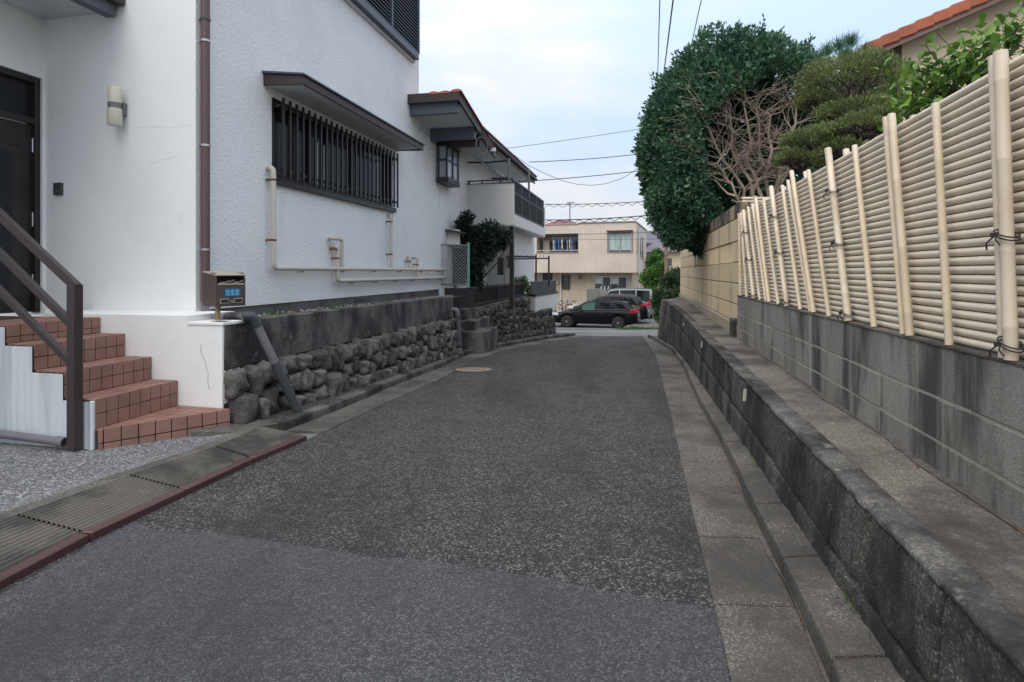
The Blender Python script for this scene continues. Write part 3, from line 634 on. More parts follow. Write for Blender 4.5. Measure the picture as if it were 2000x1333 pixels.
# ---------------------------------------------------------------- planter in front of the house, stone retaining wall
P0 = SL
zt0 = SL.hit(462, 627)[1]; s_w1 = SL.s(885); zt1 = SL.hit(885, 579)[1]
def ztop(s): return zt0 + (zt1 - zt0) * s / s_w1
BAT = .12                          # batter of the stones at the foot
sw = thing('stone_wall', 'dark round-stone retaining wall with concrete top below the white house', 'stone wall', SL.p(0, 0, gz(6)))
zc = -.49                         # concrete band height
m = MB(); N_ = 16
rings = []
for k in range(N_ + 1):
    s = .02 + (s_w1 - .02) * k / N_
    rings.append([SL.p(s, 0, ztop(s)), SL.p(s, .012, ztop(s) + zc), SL.p(s, -.2, ztop(s) + zc - .02), SL.p(s, -.2, ztop(s))])
m.loft(rings); m.build('concrete_band', m_conc_dk, sw, bevel=.012, seg=1)
m = MB(); rings = []
for k in range(N_ + 1):
    s = .02 + (s_w1 - .02) * k / N_; g = gz(SL.p(s, 0, 0).y)
    rings.append([SL.p(s, -.03, ztop(s) + zc - .01), SL.p(s, BAT - .085, g - .2), SL.p(s, -.5, g - .2), SL.p(s, -.5, ztop(s) + zc - .01)])
m.loft(rings); m.build('mortar_core', mat('dark_mortar', (.035, .033, .032), .95, [(20, (.08, .075, .07, .7), .55, .75, None)], [(30, .02, 'n')]), sw)
from mathutils import noise as mnz
def stone_mesh(name, mt, seed, block=.6):
    bm = bmesh.new(); bmesh.ops.create_icosphere(bm, subdivisions=3, radius=.5); r_ = random.Random(seed); ph = [r_.uniform(0, 6) for _ in range(6)]
    for v in bm.verts:
        d = v.co.normalized(); e = 2.0 / (3.2 + 2 * block)
        q = Vector([math.copysign(abs(c) ** e, c) for c in d]); q = q / max(abs(q.x), abs(q.y), abs(q.z)) * (.5 * .55) + d * (.5 * .5)
        w = 1 + .10 * math.sin(4 * d.x + ph[0]) * math.sin(4 * d.z + ph[1]) + .07 * math.sin(7 * d.z + ph[2] + 3 * d.x) + .04 * math.sin(13 * d.x + ph[3]) * math.sin(11 * d.z + ph[4])
        v.co = q * w * (1 + .07 * mnz.noise(d * 2.6 + Vector((seed, 0, 0))) + .035 * mnz.noise(d * 7 + Vector((0, seed, 0))))
    me = bpy.data.meshes.new(name); bm.to_mesh(me); bm.free(); me.polygons.foreach_set('use_smooth', [True] * len(me.polygons)); me.materials.append(mt); return me
stones = [stone_mesh('stone', m_stone, i, .2 + .12 * (i % 4)) for i in range(8)]
stones2 = [stone_mesh('stone', m_stone2, 40 + i, .1) for i in range(6)]
rs = random.Random(5)
def fill_stones(sw, fr, s0, s1, zt, zbot, batter, meshes, w_, h_, jit, lean=0, depth=.26):
    s = s0
    while s < s1 - w_ * .3:
        wid = w_ * rs.uniform(.75, 1.3); top = zt(s + wid / 2); bot = zbot(s + wid / 2); H = top - bot
        n = max(1, round(H / (h_ * rs.uniform(.85, 1.2)))); cuts = [0] + sorted((i + rs.uniform(-.17, .17)) / n for i in range(1, n)) + [1]
        for a, b in zip(cuts, cuts[1:]):
            hh = (b - a) * H; f = 1 - (a + b) / 2; z = bot + (a + b) / 2 * H
            o = batter(f)
            Mx = fr.mat(s + wid / 2 + rs.uniform(-jit, jit) + lean * (z - bot), o, z + rs.uniform(-.02, .02)) @ Matrix.Rotation(rs.uniform(-.28, .28), 4, 'Y') @ Matrix.Rotation(rs.uniform(-.2, .2), 4, 'Z') @ S3(wid * rs.uniform(.92, 1.0), depth * rs.uniform(.9, 1.35), hh * rs.uniform(.93, 1.02))
            inst('stone', rs.choice(meshes), sw, Mx)
        s += wid
fill_stones(sw, SL, .03, s_w1 - .02, lambda s: ztop(s) + zc + .0, lambda s: gz(SL.p(s, 0, 0).y) + .02, lambda f: -.005 + BAT * f, stones, .20, .26, .015)
# weep pipe mouth and drain mouth in the stones
wpz = gp(505, 818, .07)
wpm = thing('weep_pipe', 'white open drain pipe mouth between the stones beside the steps', 'pipe', tuple(wpz))
def mouth(t, c, r, n, L=.12, mt=m_white):
    m = MB(); n = n.normalized(); u = n.orthogonal().normalized(); w = n.cross(u); k = 18; vs = []
    for (d, q) in ((-L, r), (0, r), (0, r * .8), (-L, r * .8)): vs.append([c + n * d + (u * math.cos(i * 2 * math.pi / k) + w * math.sin(i * 2 * math.pi / k)) * q for i in range(k)])
    m.loft(vs, False); return m.build('pipe_end', mt, t, smooth=R(40))
mouth(wpm, wpz + Vector((0, -.02, .02)), .055, Vector((.5, -.8, .05)))
MB().tube([wpz + Vector((-.03, .06, .02)), wpz + Vector((-.025, .05, .02))], .045, 12).build('pipe_inside', m_wire, wpm)
wp2 = thing('weep_pipe', 'small torn white pipe end halfway along the round-stone wall', 'pipe', tuple(SL.p(SL.s(757), .1, E - 1.2)))
s_, z_ = SL.hit(758, 695, .12); mouth(wp2, SL.p(s_, .15, z_), .05, SL.n - SL.d * .3)
MB().tube([SL.p(s_, .08, z_), SL.p(s_, .09, z_)], .04, 12).build('pipe_inside', m_metalgr, wp2)
# planter ground
pl_rows = [[SL.p(s, o, ztop(max(s, 0)) - .05 + (0 if o < -.3 else -.0) + (-.445 - (ztop(max(s, 0)) - E) + .0) * 0) for o in (-.95, -.6, -.3, -.19)] for s in np.linspace(.05, s_w1 + 1.5, 14)]
struct(MB().grid(pl_rows).build('planter_soil', m_soil))
peb = []
m = MB()
for k in range(520):
    s = rs.uniform(.5, s_w1 + .8); o = -.2 - abs(rs.gauss(0, .22)); c = SL.p(s, o, ztop(s) - .035 + rs.uniform(0, .02)); r = rs.uniform(.008, .024)
    m.add([c + Vector((r * math.cos(a), r * math.sin(a) * .8, 0)) for a in (0, 1.3, 2.6, 3.9, 5.2)] + [c + Vector((0, 0, r * .9))], [(i, (i + 1) % 5, 5) for i in range(5)])
po = m.build('pebbles', m_peb); tag(po, 'scattered pale pebbles on the soil above the stone wall', 'pebbles', kind='stuff')

# ---------------------------------------------------------------- pedestal, steps, handrail
pz = E - .515
ped = thing('pedestal', 'white plastered pedestal wall beside the tiled steps, mailbox on top', 'wall', SL.p(.2, -.6, gz(6)))
m = MB(); m.fbox(SL, .0, .26, -.42, -.004, gz(5.8) + .02, pz - .03); m.fbox(SL, .0, .70, -2.3, -.42, gz(5.6) - .02, E - .455); m.fbox(SL, .26, .78, -.8, -.42, E - 1.4, E - .56)
m.build('body', m_stucco2, ped)
m = MB(); m.fbox(SL, -.012, .32, -.415, .012, pz - .03, pz); m.build('cap', m_stucco2, ped, bevel=.006, seg=2)
# hairline crack in the plaster
ck = [Vector(SL.p(-.003, -o, z)) for o, z in ((.26, E - .74), (.25, E - .77), (.262, E - .80), (.235, E - .86), (.20, E - .92), (.195, E - .97), (.17, E - 1.03), (.175, E - 1.12), (.16, E - 1.2))]
MB().tube(ck, .0014, 4).build('crack', m_metalgr, ped)

NB = [.537, .859, 1.194, 1.512]    # distance of each nosing from the pedestal corner
NZ = [E - 1.12, E - .887, E - .655, E - .487]
SW = .93                           # steps run this far towards the camera
steps = thing('tiled_steps', 'terracotta-tiled outdoor steps up to the brown front door', 'steps', SL.p(-.5, -.8, gz(5)))
core = MB(); zg = gz(5.2) - .1
for i in range(4):
    far = NB[i + 1] if i < 3 else 3.4
    core.fbox(SL, -SW + .006, -.003, -far - (.0 if i == 3 else .02), -NB[i] - .008, zg, NZ[i] - .008)
core.build('core', m_grout, steps)
tile_u = unit_box('tile', m_tile, .05, 2)
def ptile(s0, s1, b0, b1, z0, z1):
    c = SL.mat((s0 + s1) / 2, -(b0 + b1) / 2, (z0 + z1) / 2 + rs.uniform(-.0012, .0012))
    inst('tile', tile_u, steps, c @ S3(s1 - s0, b1 - b0, z1 - z0))
g = .007; tw = .118
for i in range(4):
    z1, z0 = NZ[i], (NZ[i - 1] if i else E - 1.378)
    far = NB[i + 1] if i < 3 else 2.15
    # riser tiles: two courses
    hh = (z1 - z0) / 2 if i < 3 else None
    if i == 3: bands = ((z0 + .0, z0 + .058), (z0 + .058, z1))
    else: bands = ((z0, z0 + hh), (z0 + hh, z1))
    s = -SW
    while s < -.02:
        e = min(s + tw, -.002)
        for (za_, zb_) in bands: ptile(s + g / 2, e - g / 2, NB[i] - .006, NB[i] + .010, za_ + g / 2, zb_ - (g / 2 if zb_ < z1 else -.001))
        b = NB[i] + .012
        while b < far - .02:
            f = min(b + .118, far - .004); ptile(s + g / 2, e - g / 2, b + g / 2, f - g / 2, z1 - .012, z1); b = f
        s = e
# bottom wedge step
A = SL.p(-SW, -.50, 0); Bp = SL.p(-.02, .10, 0); C_ = SL.p(-.004, -NB[0], 0); D_ = SL.p(-SW, -NB[0], 0)
zt_, zb_ = E - 1.378, gz(5.3) - .08
poly = [A, Bp, C_, D_]
m = MB(); m.prism([Vector((p.x, p.y, zb_)) for p in (A + (C_ - A) * .01, Bp + (C_ - Bp) * .012, C_, D_)], (0, 0, zt_ - .008 - zb_)); m.build('wedge_core', m_grout, steps)
def clip(P, a, b):                 # keep the side of line a-b that holds the wedge
    out = []
    for p, q in zip(P, P[1:] + P[:1]):
        sp = (b.x - a.x) * (p.y - a.y) - (b.y - a.y) * (p.x - a.x); sq = (b.x - a.x) * (q.y - a.y) - (b.y - a.y) * (q.x - a.x)
        if sp >= 0: out.append(p)
        if sp * sq < 0: t = sp / (sp - sq); out.append(p + (q - p) * t)
    return out
dAB = (Bp - A).normalized()
s = -SW
while s < .1:
    b = NB[0]
    while b > -.2:
        P = [SL.p(s + g / 2, -b + g / 2, 0), SL.p(s + tw - g / 2, -b + g / 2, 0), SL.p(s + tw - g / 2, -b + tw - g / 2, 0), SL.p(s + g / 2, -b + tw - g / 2, 0)]
        P = clip(P, A + Vector((0, .012, 0)), Bp + Vector((0, .012, 0))); 
        if len(P) > 2: P = clip(P, Bp, C_)
        if len(P) > 2:
            ar = sum(p.x * q.y - q.x * p.y for p, q in zip(P, P[1:] + P[:1])) / 2
            if abs(ar) > .0008: MB().prism([Vector((p.x, p.y, zt_ - .012)) for p in P], (0, 0, .012)).build('tile', m_tile, steps)
        b -= tw
    s += tw
LAB = (Bp - A).length; t_ = 0; nn = Vector((dAB.y, -dAB.x, 0))
for (za_, zb2_) in ((zt_ - .122, zt_ + .001), (zt_ - .262, zt_ - .131)):
    t_ = -.09
    while t_ < LAB - .01:
        e = min(t_ + .132, LAB); a0 = max(t_, 0) + .004
        P = [A + dAB * a0, A + dAB * (e - .004), A + dAB * (e - .004) + nn * .012, A + dAB * a0 + nn * .012]
        if e - a0 > .02: MB().prism([Vector((p.x, p.y, za_)) for p in P], (0, 0, zb2_ - za_)).build('tile', m_tile, steps, bevel=.003, seg=1)
        t_ += .132
m = MB()
for (za_, zb2_) in ((zt_ - .122, zt_ + .001), (zt_ - .262, zt_ - .131)):
    P = [Bp + (C_ - Bp) * f for f in (.005, .18)]; dn = Vector(((C_ - Bp).y, -(C_ - Bp).x, 0)).normalized() * -.012
    MB().prism([Vector((p.x, p.y, za_)) for p in (P[0], P[1], P[1] + dn, P[0] + dn)], (0, 0, zb2_ - za_)).build('tile', m_tile, steps)
# white corrugated sheet closing the side of the steps
m = MB()
for i in range(5):
    b0 = NB[i] if i < 4 else 2.4
    b1 = (NB[i + 1] if i < 3 else (2.4 if i == 3 else 3))
    if i == 4: break
    zt2 = NZ[i] - .018; nb_ = max(2, int((b1 - b0) / .01))
    rows = [[SL.p(-SW - .012 - .006 * math.sin(b * 2 * math.pi / .078) * (1 if abs(b % .30) > .02 else .3), -b, z) for b in np.linspace(b0 + (.035 if i == 0 else 0), b1, nb_)] for z in (zg, zt2)]
    m.grid(rows)
sh = m.build('side_sheet', m_sheet, steps, smooth=R(60))
MB().fbox(SL, -SW - .02, -SW + .004, -NB[0] - .03, -NB[0] + .012, zg, NZ[0] - .01).build('corner_strip', m_sheet, steps, bevel=.004, seg=1)
# handrail
rail = thing('handrail', 'brown square-tube steel handrail rising beside the tiled steps', 'handrail', SL.p(-1.0, -.66, gz(5)))
sR = -1.0; pw = .042
MB().fbox(SL, sR - pw, sR + pw, -.66 - pw, -.66 + pw, gz(5) - .05, E - .115).build('post', m_rail, rail, bevel=.006)
def rb(z): return SL.p(sR, -.66, z)
for (zp, za_, h) in ((E - .14, .77, .075), (E - .45, .76, .06), (E - .785, .76, .055)):
    a = SL.p(sR, -.66 - (pw if zp < E - .2 else -.03), zp); bb = 2.3
    MB().bar(a, SL.p(sR, -bb, zp + za_ * (bb - .66)), .05, h, (0, 0, 1)).build('rail', m_rail, rail, bevel=.005)
MB().fbox(SL, sR - pw, sR + pw, -2.3 - pw, -2.3 + pw, E - .6, E + 1.1).build('post', m_rail, rail)
# loose grey pipe at the foot of the sheet
lpz = gz(4.95)
gp1 = thing('ground_pipe', 'grey plastic pipe lying on the ground along the white corrugated sheet', 'pipe', SL.p(-1.0, -.8, lpz))
a, b = SL.p(-1.02, -.74, gz(4.95) + .12), SL.p(-1.0, -2.6, gz(5) + .19)
MB().tube([a + (b - a) * .02, b], .036, 14).build('pipe', m_pipe_gr, gp1, smooth=R(40))
mouth(gp1, a + Vector((.0, -.0, 0)), .043, (a - b), .09, m_pipe_gr); MB().tube([a + (b - a) * .03, a + (b - a) * .035], .034, 12).build('pipe_inside', m_wire, gp1)

# ---------------------------------------------------------------- mailbox on the pedestal
mbx = Fr(-3.06, 5.93, .62); mz0, mz1 = E - .365, E - .01
bx = thing('mailbox', 'bronze steel mailbox with a blue label standing on the white pedestal', 'mailbox', tuple(mbx.p(.15, -.1, mz0)))
m = MB(); Wd = .33
pr = [(-.245, mz0), (0, mz0), (0, mz1 - .115), (-.0, mz1 - .06), (-.03, mz1), (-.245, mz1)]
for s0_, s1_ in ((0, .012), (Wd - .012, Wd)): m.prism([mbx.p(s0_, o, z) for o, z in pr], mbx.d * (s1_ - s0_))
m.fbox(mbx, .012, Wd - .012, -.245, -.232, mz0, mz1); m.fbox(mbx, .012, Wd - .012, -.232, -.0, mz0, mz0 + .01)
m.build('case', m_mailbox, bx, bevel=.002, seg=1)
m = MB(); m.hexa([mbx.p(s, o, z) for (s, o, z) in ((-.006, .012, mz1 - .035), (Wd + .006, .012, mz1 - .035), (Wd + .006, -.245, mz1 + .001), (-.006, -.245, mz1 + .001), (-.006, .012, mz1 - .022), (Wd + .006, .012, mz1 - .022), (Wd + .006, -.245, mz1 + .014), (-.006, -.245, mz1 + .014))]); m.build('lid', m_mailtop, bx, bevel=.003, seg=1)
fd = MB().fbox(mbx, .014, Wd - .014, -.012, .006, mz0 + .008, mz1 - .135).build('door', m_mailbox, bx, bevel=.003, seg=1)
MB().fbox(mbx, .02, Wd - .02, -.06, .012, mz1 - .133, mz1 - .115).build('flap', m_mailtop, bx, bevel=.003, seg=1)
MB().fbox(mbx, .013, Wd - .013, -.2, -.06, mz0 + .01, mz1 - .12).build('inner_shade_plate', m_wire, bx)  # black block added inside the case to stand for its inner shade
for k in range(5):
    s = .05 + .05 * k; MB().tube([mbx.p(s, -.03, mz1 - .112), mbx.p(s + .05, -.01, mz1 - .10 + .012 * (k % 3)), mbx.p(s + .09, -.035, mz1 - .108)], .005, 5).build('paper', m_mailtop, bx)
lb = MB().fbox(mbx, .09, .265, .007, .0095, mz0 + .105, mz0 + .185).build('blue_label', m_bluelab, fd)
for r0, cols in ((0, ((.10, .112), (.122, .150), (.160, .196), (.208, .25))), (1, ((.102, .140), (.150, .190), (.202, .252)))):
    for c0, c1 in cols: MB().fbox(mbx, c0, c1, .0096, .0105, mz0 + .12 + r0 * .034, mz0 + .128 + r0 * .034).build('print', m_bluetxt, lb)
for c0 in (.106, .128, .166, .178, .214, .232): MB().fbox(mbx, c0, c0 + .006, .0096, .0107, mz0 + .114, mz0 + .176).build('print', m_bluetxt, lb)
for c0, c1 in ((.045, .125), (.20, .28)):
    MB().fbox(mbx, c0 - .008, c1 + .008, .006, .012, mz0 + .032, mz0 + .082).build('slot_frame', m_mailtop, fd, bevel=.002, seg=1); MB().fbox(mbx, c0, c1, .0121, .0135, mz0 + .040, mz0 + .074).build('slot', m_wire, fd)
MB().tube([mbx.p(.163, .005, mz0 + .05), mbx.p(.163, .024, mz0 + .05)], .013, 10).build('latch', m_alu, fd)
MB().tube([mbx.p(.09, -.12, mz0 + .005), mbx.p(.09, -.12, pz - .04)], .028, 10).build('stand', mat('yellowed_steel', (.30, .27, .17), .6, [(9, (.2, .15, .09, .7), .5, .7, None)]), bx)
# ================================================================ right side: retaining wall, ledge, block wall, bamboo fence, cream wall
HT = .94
Y_END = 17.35
def xtop(Y): return .93 + T * Y - (.22 * ((Y - 10) / 7.3) ** 2 if Y > 10 else 0)
def ztw(Y): return E - HT + (.10 * ((Y - 9) / 8.3) if Y > 9 else 0)
def xbase(Y):
    a = poly_at(R_base, Y); b = xtop(Y) - .03
    return min(b, max(a, b - .10)) if Y > 1.5 else b
ret = thing('retaining_wall', 'low blackened concrete-block retaining wall along the lane under the ledge', 'retaining wall', (1.5, 3, gz(3)))
BL = .415
rq = random.Random(17); ys = [-.6]
while ys[-1] < Y_END - .5: ys.append(ys[-1] + (BL * .976 if ys[-1] > 5 else rq.choice((.42, .55, .7))))
ys[-1] = Y_END
ZM = .36                           # height of the upper course
def wx(Y, z):                     # face of the wall at height z
    b = gz(Y) + KH; t = ztw(Y); f = (z - b) / (t - b); return xbase(Y) + (xtop(Y) - xbase(Y)) * f
rr = random.Random(3)
from mathutils import noise as mnoise
def rough(o, amp, cuts=4, sc=7.0):
    me = o.data; bm = bmesh.new(); bm.from_mesh(me); bmesh.ops.subdivide_edges(bm, edges=[e for e in bm.edges if e.calc_length() > .07], cuts=cuts, use_grid_fill=True)
    for v in bm.verts:
        p = v.co + ORG[o.name]; v.co += Vector((mnoise.noise(p * sc), mnoise.noise(p * sc + Vector((9, 3, 1))) * .6, mnoise.noise(p * sc + Vector((2, 7, 5))) * .6)) * amp + Vector((mnoise.noise(p * sc * 3.1), 0, mnoise.noise(p * sc * 2.7 + Vector((4, 4, 4))))) * amp * .4
    bm.to_mesh(me); bm.free(); me.polygons.foreach_set('use_smooth', [True] * len(me.polygons)); me.set_sharp_from_angle(angle=R(50))
def wall_block(m, y0, y1, zf0, zf1, thick, out=0.0):
    P = []
    for zf in (zf0, zf1):
        for Y, d in ((y0, 0), (y1, 0), (y1, thick), (y0, thick)):
            z = zf(Y); P.append(Vector((wx(Y, z) + d - (out if d == 0 else 0), Y, z)))
    return m.hexa(P)
for a, b in zip(ys, ys[1:]):
    j = rr.uniform(-.003, .003)
    m = MB(); wall_block(m, a + .003, b - .003, lambda Y: ztw(Y) - ZM + .006, lambda Y: ztw(Y) - .035, .16, j); rough(m.build('block', m_retblock, ret, bevel=.010, seg=1), .016 if a < 6 else .008)
    o2 = BL * .5 * 0
    j = rr.uniform(-.003, .003)
    if gz((a + b) / 2) + KH < ztw((a + b) / 2) - ZM - .05:
        m = MB(); wall_block(m, a + .004, b - .004, lambda Y: gz(Y) + KH - .05, lambda Y: ztw(Y) - ZM - .006, .16, j + .006); rough(m.build('block', m_retblock, ret, bevel=.010, seg=1), .016 if a < 6 else .008)
    # coping: rough lip on the edge
    m = MB(); wall_block(m, a + .001, b - .001, lambda Y: ztw(Y) - .034, lambda Y: ztw(Y) + .002, .13, .010 + rr.uniform(-.003, .003)); rough(m.build('coping_stone', m_conc_dk, ret, bevel=.010, seg=1), .014 if a < 6 else .008)
m = MB()
for a, b in zip(ys, ys[1:]): wall_block(m, a, b, lambda Y: gz(Y) + KH - .3, lambda Y: ztw(Y) - .04, .2, -.02)
m.build('core', m_retblock, ret)
m = MB(); Y = Y_END
m.hexa([Vector((wx(Y, z) + d, Y + e, z)) for z in (gz(Y) - .1, ztw(Y) - .002) for d, e in ((-.02, .002), (-.02, .14), (1.2, .14), (1.2, .002))]); m.build('end_face', mat('brown_stained_concrete', (.20, .135, .095), .9, [(5, (.10, .08, .065, .8), .45, .7, (1, 1, .3))], [(40, .006, 'n')]), ret, bevel=.01, seg=1)
for (x, y, w, h) in ((1369, 673, .02, .09), (1452, 772, .022, .10), (1335, 634, .02, .06), (1368, 712, .014, .2)):    # weep slots, a few with pale lime
    Yc = FR_.p(FR_.s(x, -.03), -.03, 0).y; z = at(x, y, Yc).z; m = MB()
    m.hexa([Vector((wx(Yc, zz) + d - .022, Yc + e, zz)) for zz in (z - h / 2, z + h / 2) for d, e in ((0, -w / 2), (0, w / 2), (.02, w / 2), (.02, -w / 2))]); m.build('weep_slot', m_peb if h < .15 else m_conc, ret)
# ledge
def xb(Y): return 1.385 + T * Y
struct(MB().grid([[Vector((xtop(Y) + .02 + (xb(Y) + .25 - xtop(Y) - .02) * f, Y, ztw(Y) - .006 + .012 * f)) for f in (0, .2, .4, .6, .8, 1)] for Y in np.linspace(-.6, 17.45, 46)]).build('ledge', m_ledge))
bq = [(xtop(17.4) + .1, Y_END + .142), (6.2, 20.2), (9, 20.2), (9, Y_END + .142)]
struct(MB().hexa([Vector((x, y, z)) for z in (gz(18) - .6, ztw(17.4) - .012) for x, y in bq]).build('ground_bank', m_conc_dk))

# grey block wall
bw = thing('block_wall', 'grey weathered concrete-block wall carrying the bamboo-style fence', 'block wall', FB.p(4, .1, E - HT))
CZ = [E - .345, E - .588, E - .79, E - 1.0]
s_b1 = FB.s(1440)
jx = [FB.s(x) for x in (1893.5, 1790.9, 1717.4, 1663.4, 1619, 1581.5)]
bl = (jx[-1] - jx[0]) / 5
sj = [jx[0] + bl * k for k in range(-6, 40)]
sj = [s for s in sj if s < s_b1 - .05] + [s_b1]
for ci, (z1, z0) in enumerate(zip(CZ, CZ[1:])):
    for a, b in zip(sj, sj[1:]):
        j = rr.uniform(-.002, .003)
        m = MB(); m.fbox(FB, a + .0025, b - .0025, .0, .15, z0 + .006, z1 - (.006 if ci else 0)); 
        for v in m.v: v += FB.n * j
        m.build('block', m_blk, bw, bevel=.004, seg=1)
m = MB(); m.fbox(FB, sj[0], s_b1 - .004, .0035, .146, CZ[-1], CZ[0] - .004); m.build('mortar', m_mortar, bw)
m = MB(); m.fbox(FB, sj[0], s_b1 + .0, -.006, .156, CZ[0] + .0005, CZ[0] + .012); m.build('cap', m_ledge, bw)
m = MB(); a_ = FB.s(1434, .0); m.fbox(FB, s_b1 + .02, s_b1 + .34, -.06, .08, E - HT - .02, E - HT + .26); m.build('stub', m_conc_dk, bw, bevel=.02)

# pale bamboo-style fence
fen = thing('bamboo_fence', 'pale plastic bamboo-style fence of stacked horizontal canes on the grey block wall', 'fence', FB.p(4, .07, CZ[0]))
zf0, zf1 = CZ[0] + .012, E + .83
nrow = 29; pr_ = (zf1 - zf0) / nrow
FO = .075                          # the canes stand this far back from the face of the block wall
def tilt(s): return 0
sections = []
k = 0
s_f0 = sj[0] - .3
for i in range(nrow):
    z = zf0 + pr_ * (i + .5); r = pr_ * .465; sx = rr.uniform(0, .5)
    P = [FB.p(s_f0, FO, z)]; s = s_f0 + sx; rad = [r]
    while s < s_b1 - .06:          # slight swelling at each node
        for d, q in ((-.02, r), (-.006, r * 1.05), (.006, r * 1.05), (.02, r)): P.append(FB.p(s + d, FO, z)); rad.append(q)
        s += .62 * rr.uniform(.93, 1.05)
    P.append(FB.p(s_b1, FO, z)); rad.append(r)
    MB().tube(P, rad, 12).build('cane', m_bamboo, fen, smooth=R(60))
MB().fbox(FB, s_f0, s_b1 - .03, FO - .0, FO + .02, zf0, zf1 - .03).build('backing', m_fback, fen)
# uprights: (foot x, top x, top y, radius, front?, pale top?)
ups = [(1975, 1954, 103, .030), (1959, 1939, 112, .020), (1854, 1827, 204, .022), (1777, 1741, 225, .026), (1764, 1729, 231, .020), (1707, 1669, 286, .022), (1657, 1617, 292, .031),
       (1619, 1579, 334, .022), (1589, 1546, 336, .026), (1583, 1539, 354, .020), (1563, 1528, 364, .022), (1537, 1506, 366, .030), (1520, 1491, 387, .022), (1502, 1476, 388, .026), (1496, 1470, 400, .020),
       (1484, 1461, 405, .022), (1472, 1452, 412, .030), (1458, 1447, 416, .022), (1446, 1443.5, 418, .026)]
tied = (1975, 1657, 1537, 1472)
def cane(m, a, b, r, n=12, nodes=.33):
    L = (b - a).length; P, q = [a], [r]; t = rr.uniform(.1, .3)
    while t < L - .03:
        for d, k_ in ((-.012, 1), (-.004, 1.07), (.004, 1.07), (.012, 1)): P.append(a + (b - a) * ((t + d) / L)); q.append(r * k_)
        t += nodes * rr.uniform(.85, 1.15)
    P.append(b); q.append(r); return m.tube(P, q, n)
for fx, tx, ty, r in ups:
    r *= .76
    o = FO - .045 - r
    s0_, _ = FB.hit(fx, 0, o); s1_, z1_ = FB.hit(tx, ty, o)
    a = FB.p(s0_, o, CZ[0] + .013); b = FB.p(s1_, o, z1_)
    cane(MB(), a, b, r).build('upright', m_bampale if fx in tied or fx in (1959, 1520, 1484, 1458) else m_bampost, fen, smooth=R(60))
    f = 1 - .11 / (b - a).length
    if fx not in (1520, 1484, 1458): MB().tube([a + (b - a) * f, b + (b - a).normalized() * .004], r * 1.04, 12).build('cap', m_bampale, fen, smooth=R(60))
    if fx in tied or fx in (1777, 1589, 1502):    # matching upright behind the canes
        bk = FO + .045 + r; sb1 = s1_ + .05; MB().tube([FB.p(s0_ + .05, bk, CZ[0] + .01), FB.p(sb1, bk, z1_ - .0)], r, 10).build('rear_upright', m_bampale, fen, smooth=R(60))
    if fx in tied:
        for f in (.045, .43, .74) if fx != 1975 else (.05, .40):
            c = a + (b - a) * f; up = (b - a).normalized(); k_ = MB()
            for dz in (-.006, .006): k_.tube([c + (FB.n * math.cos(t) * (r + .012) + FB.d * math.sin(t) * (r * 1.5 + .012)) + up * (dz + .018 * math.sin(t)) for t in np.linspace(0, 2 * math.pi, 15)], .0032, 5, False)
            k_.tube([c - FB.n * (r + .014) + FB.d * .0, c - FB.n * (r + .03) + FB.d * .03 - Vector((0, 0, .03)), c - FB.n * (r + .02) + FB.d * .045 - Vector((0, 0, .055))], .0032, 5)
            k_.tube([c - FB.n * (r + .014), c - FB.n * (r + .03) - FB.d * .03 - Vector((0, 0, .02)), c - FB.n * (r + .02) - FB.d * .04 - Vector((0, 0, .04))], .0032, 5)
            q = c - FB.n * (r + .02); k_.box(q - Vector((.008, .008, .008)), q + Vector((.008, .008, .008)))
            k_.build('knot', m_tie, fen)
# short return panel of the same fence seen over the cream wall
ret2 = thing('cane_screen', 'short return panel of pale bamboo canes behind the cream wall end', 'fence', FB.p(s_b1 + .2, .2, E))
A2 = at(1449, 388, 8.9); B2 = at(1510, 388, 8.7)
for i in range(9):
    dz = Vector((0, 0, -.05 * i)); MB().tube([A2 + dz, B2 + dz], .022, 8).build('cane', m_bamboo, ret2, smooth=R(60))
MB().tube([at(1475, 383, 8.7), at(1475, 450, 8.7)], .03, 8).build('upright', m_bampale, ret2, smooth=R(60))

# cream wall
cw = thing('cream_wall', 'cream rendered block wall with a row of slots, stained dark along its top', 'wall', FB.p(12, 0, E - HT))
cs0, cs1, cs2 = s_b1 + .012, FB.s(1356.5), FB.s(1327)
CO = .03
cz = [E + 1.005, E + .78, E + .445, E + .137, E - .172, E - .48, E - .745]
def course(z1, z0, a0, a1, mt, L=1.2, off=0):
    n = max(1, round((a1 - a0) / L)); w = (a1 - a0) / n
    for k in range(n):
        m = MB(); m.fbox(FB, a0 + w * k + .0005, a0 + w * (k + 1) - .0005, CO, CO + .15, z0 + .009, z1 - .009); 
        for v in m.v: v += FB.n * rr.uniform(-.0006, .0006)
        m.build('block', mt, cw, bevel=.004, seg=1)
course(cz[0], cz[1], cs0, cs1, m_cream_cap)
course(cz[1], cz[2], cs0, cs1, m_cream)
for i in (3, 4, 5): course(cz[i], cz[i + 1], cs0, cs2, m_cream)
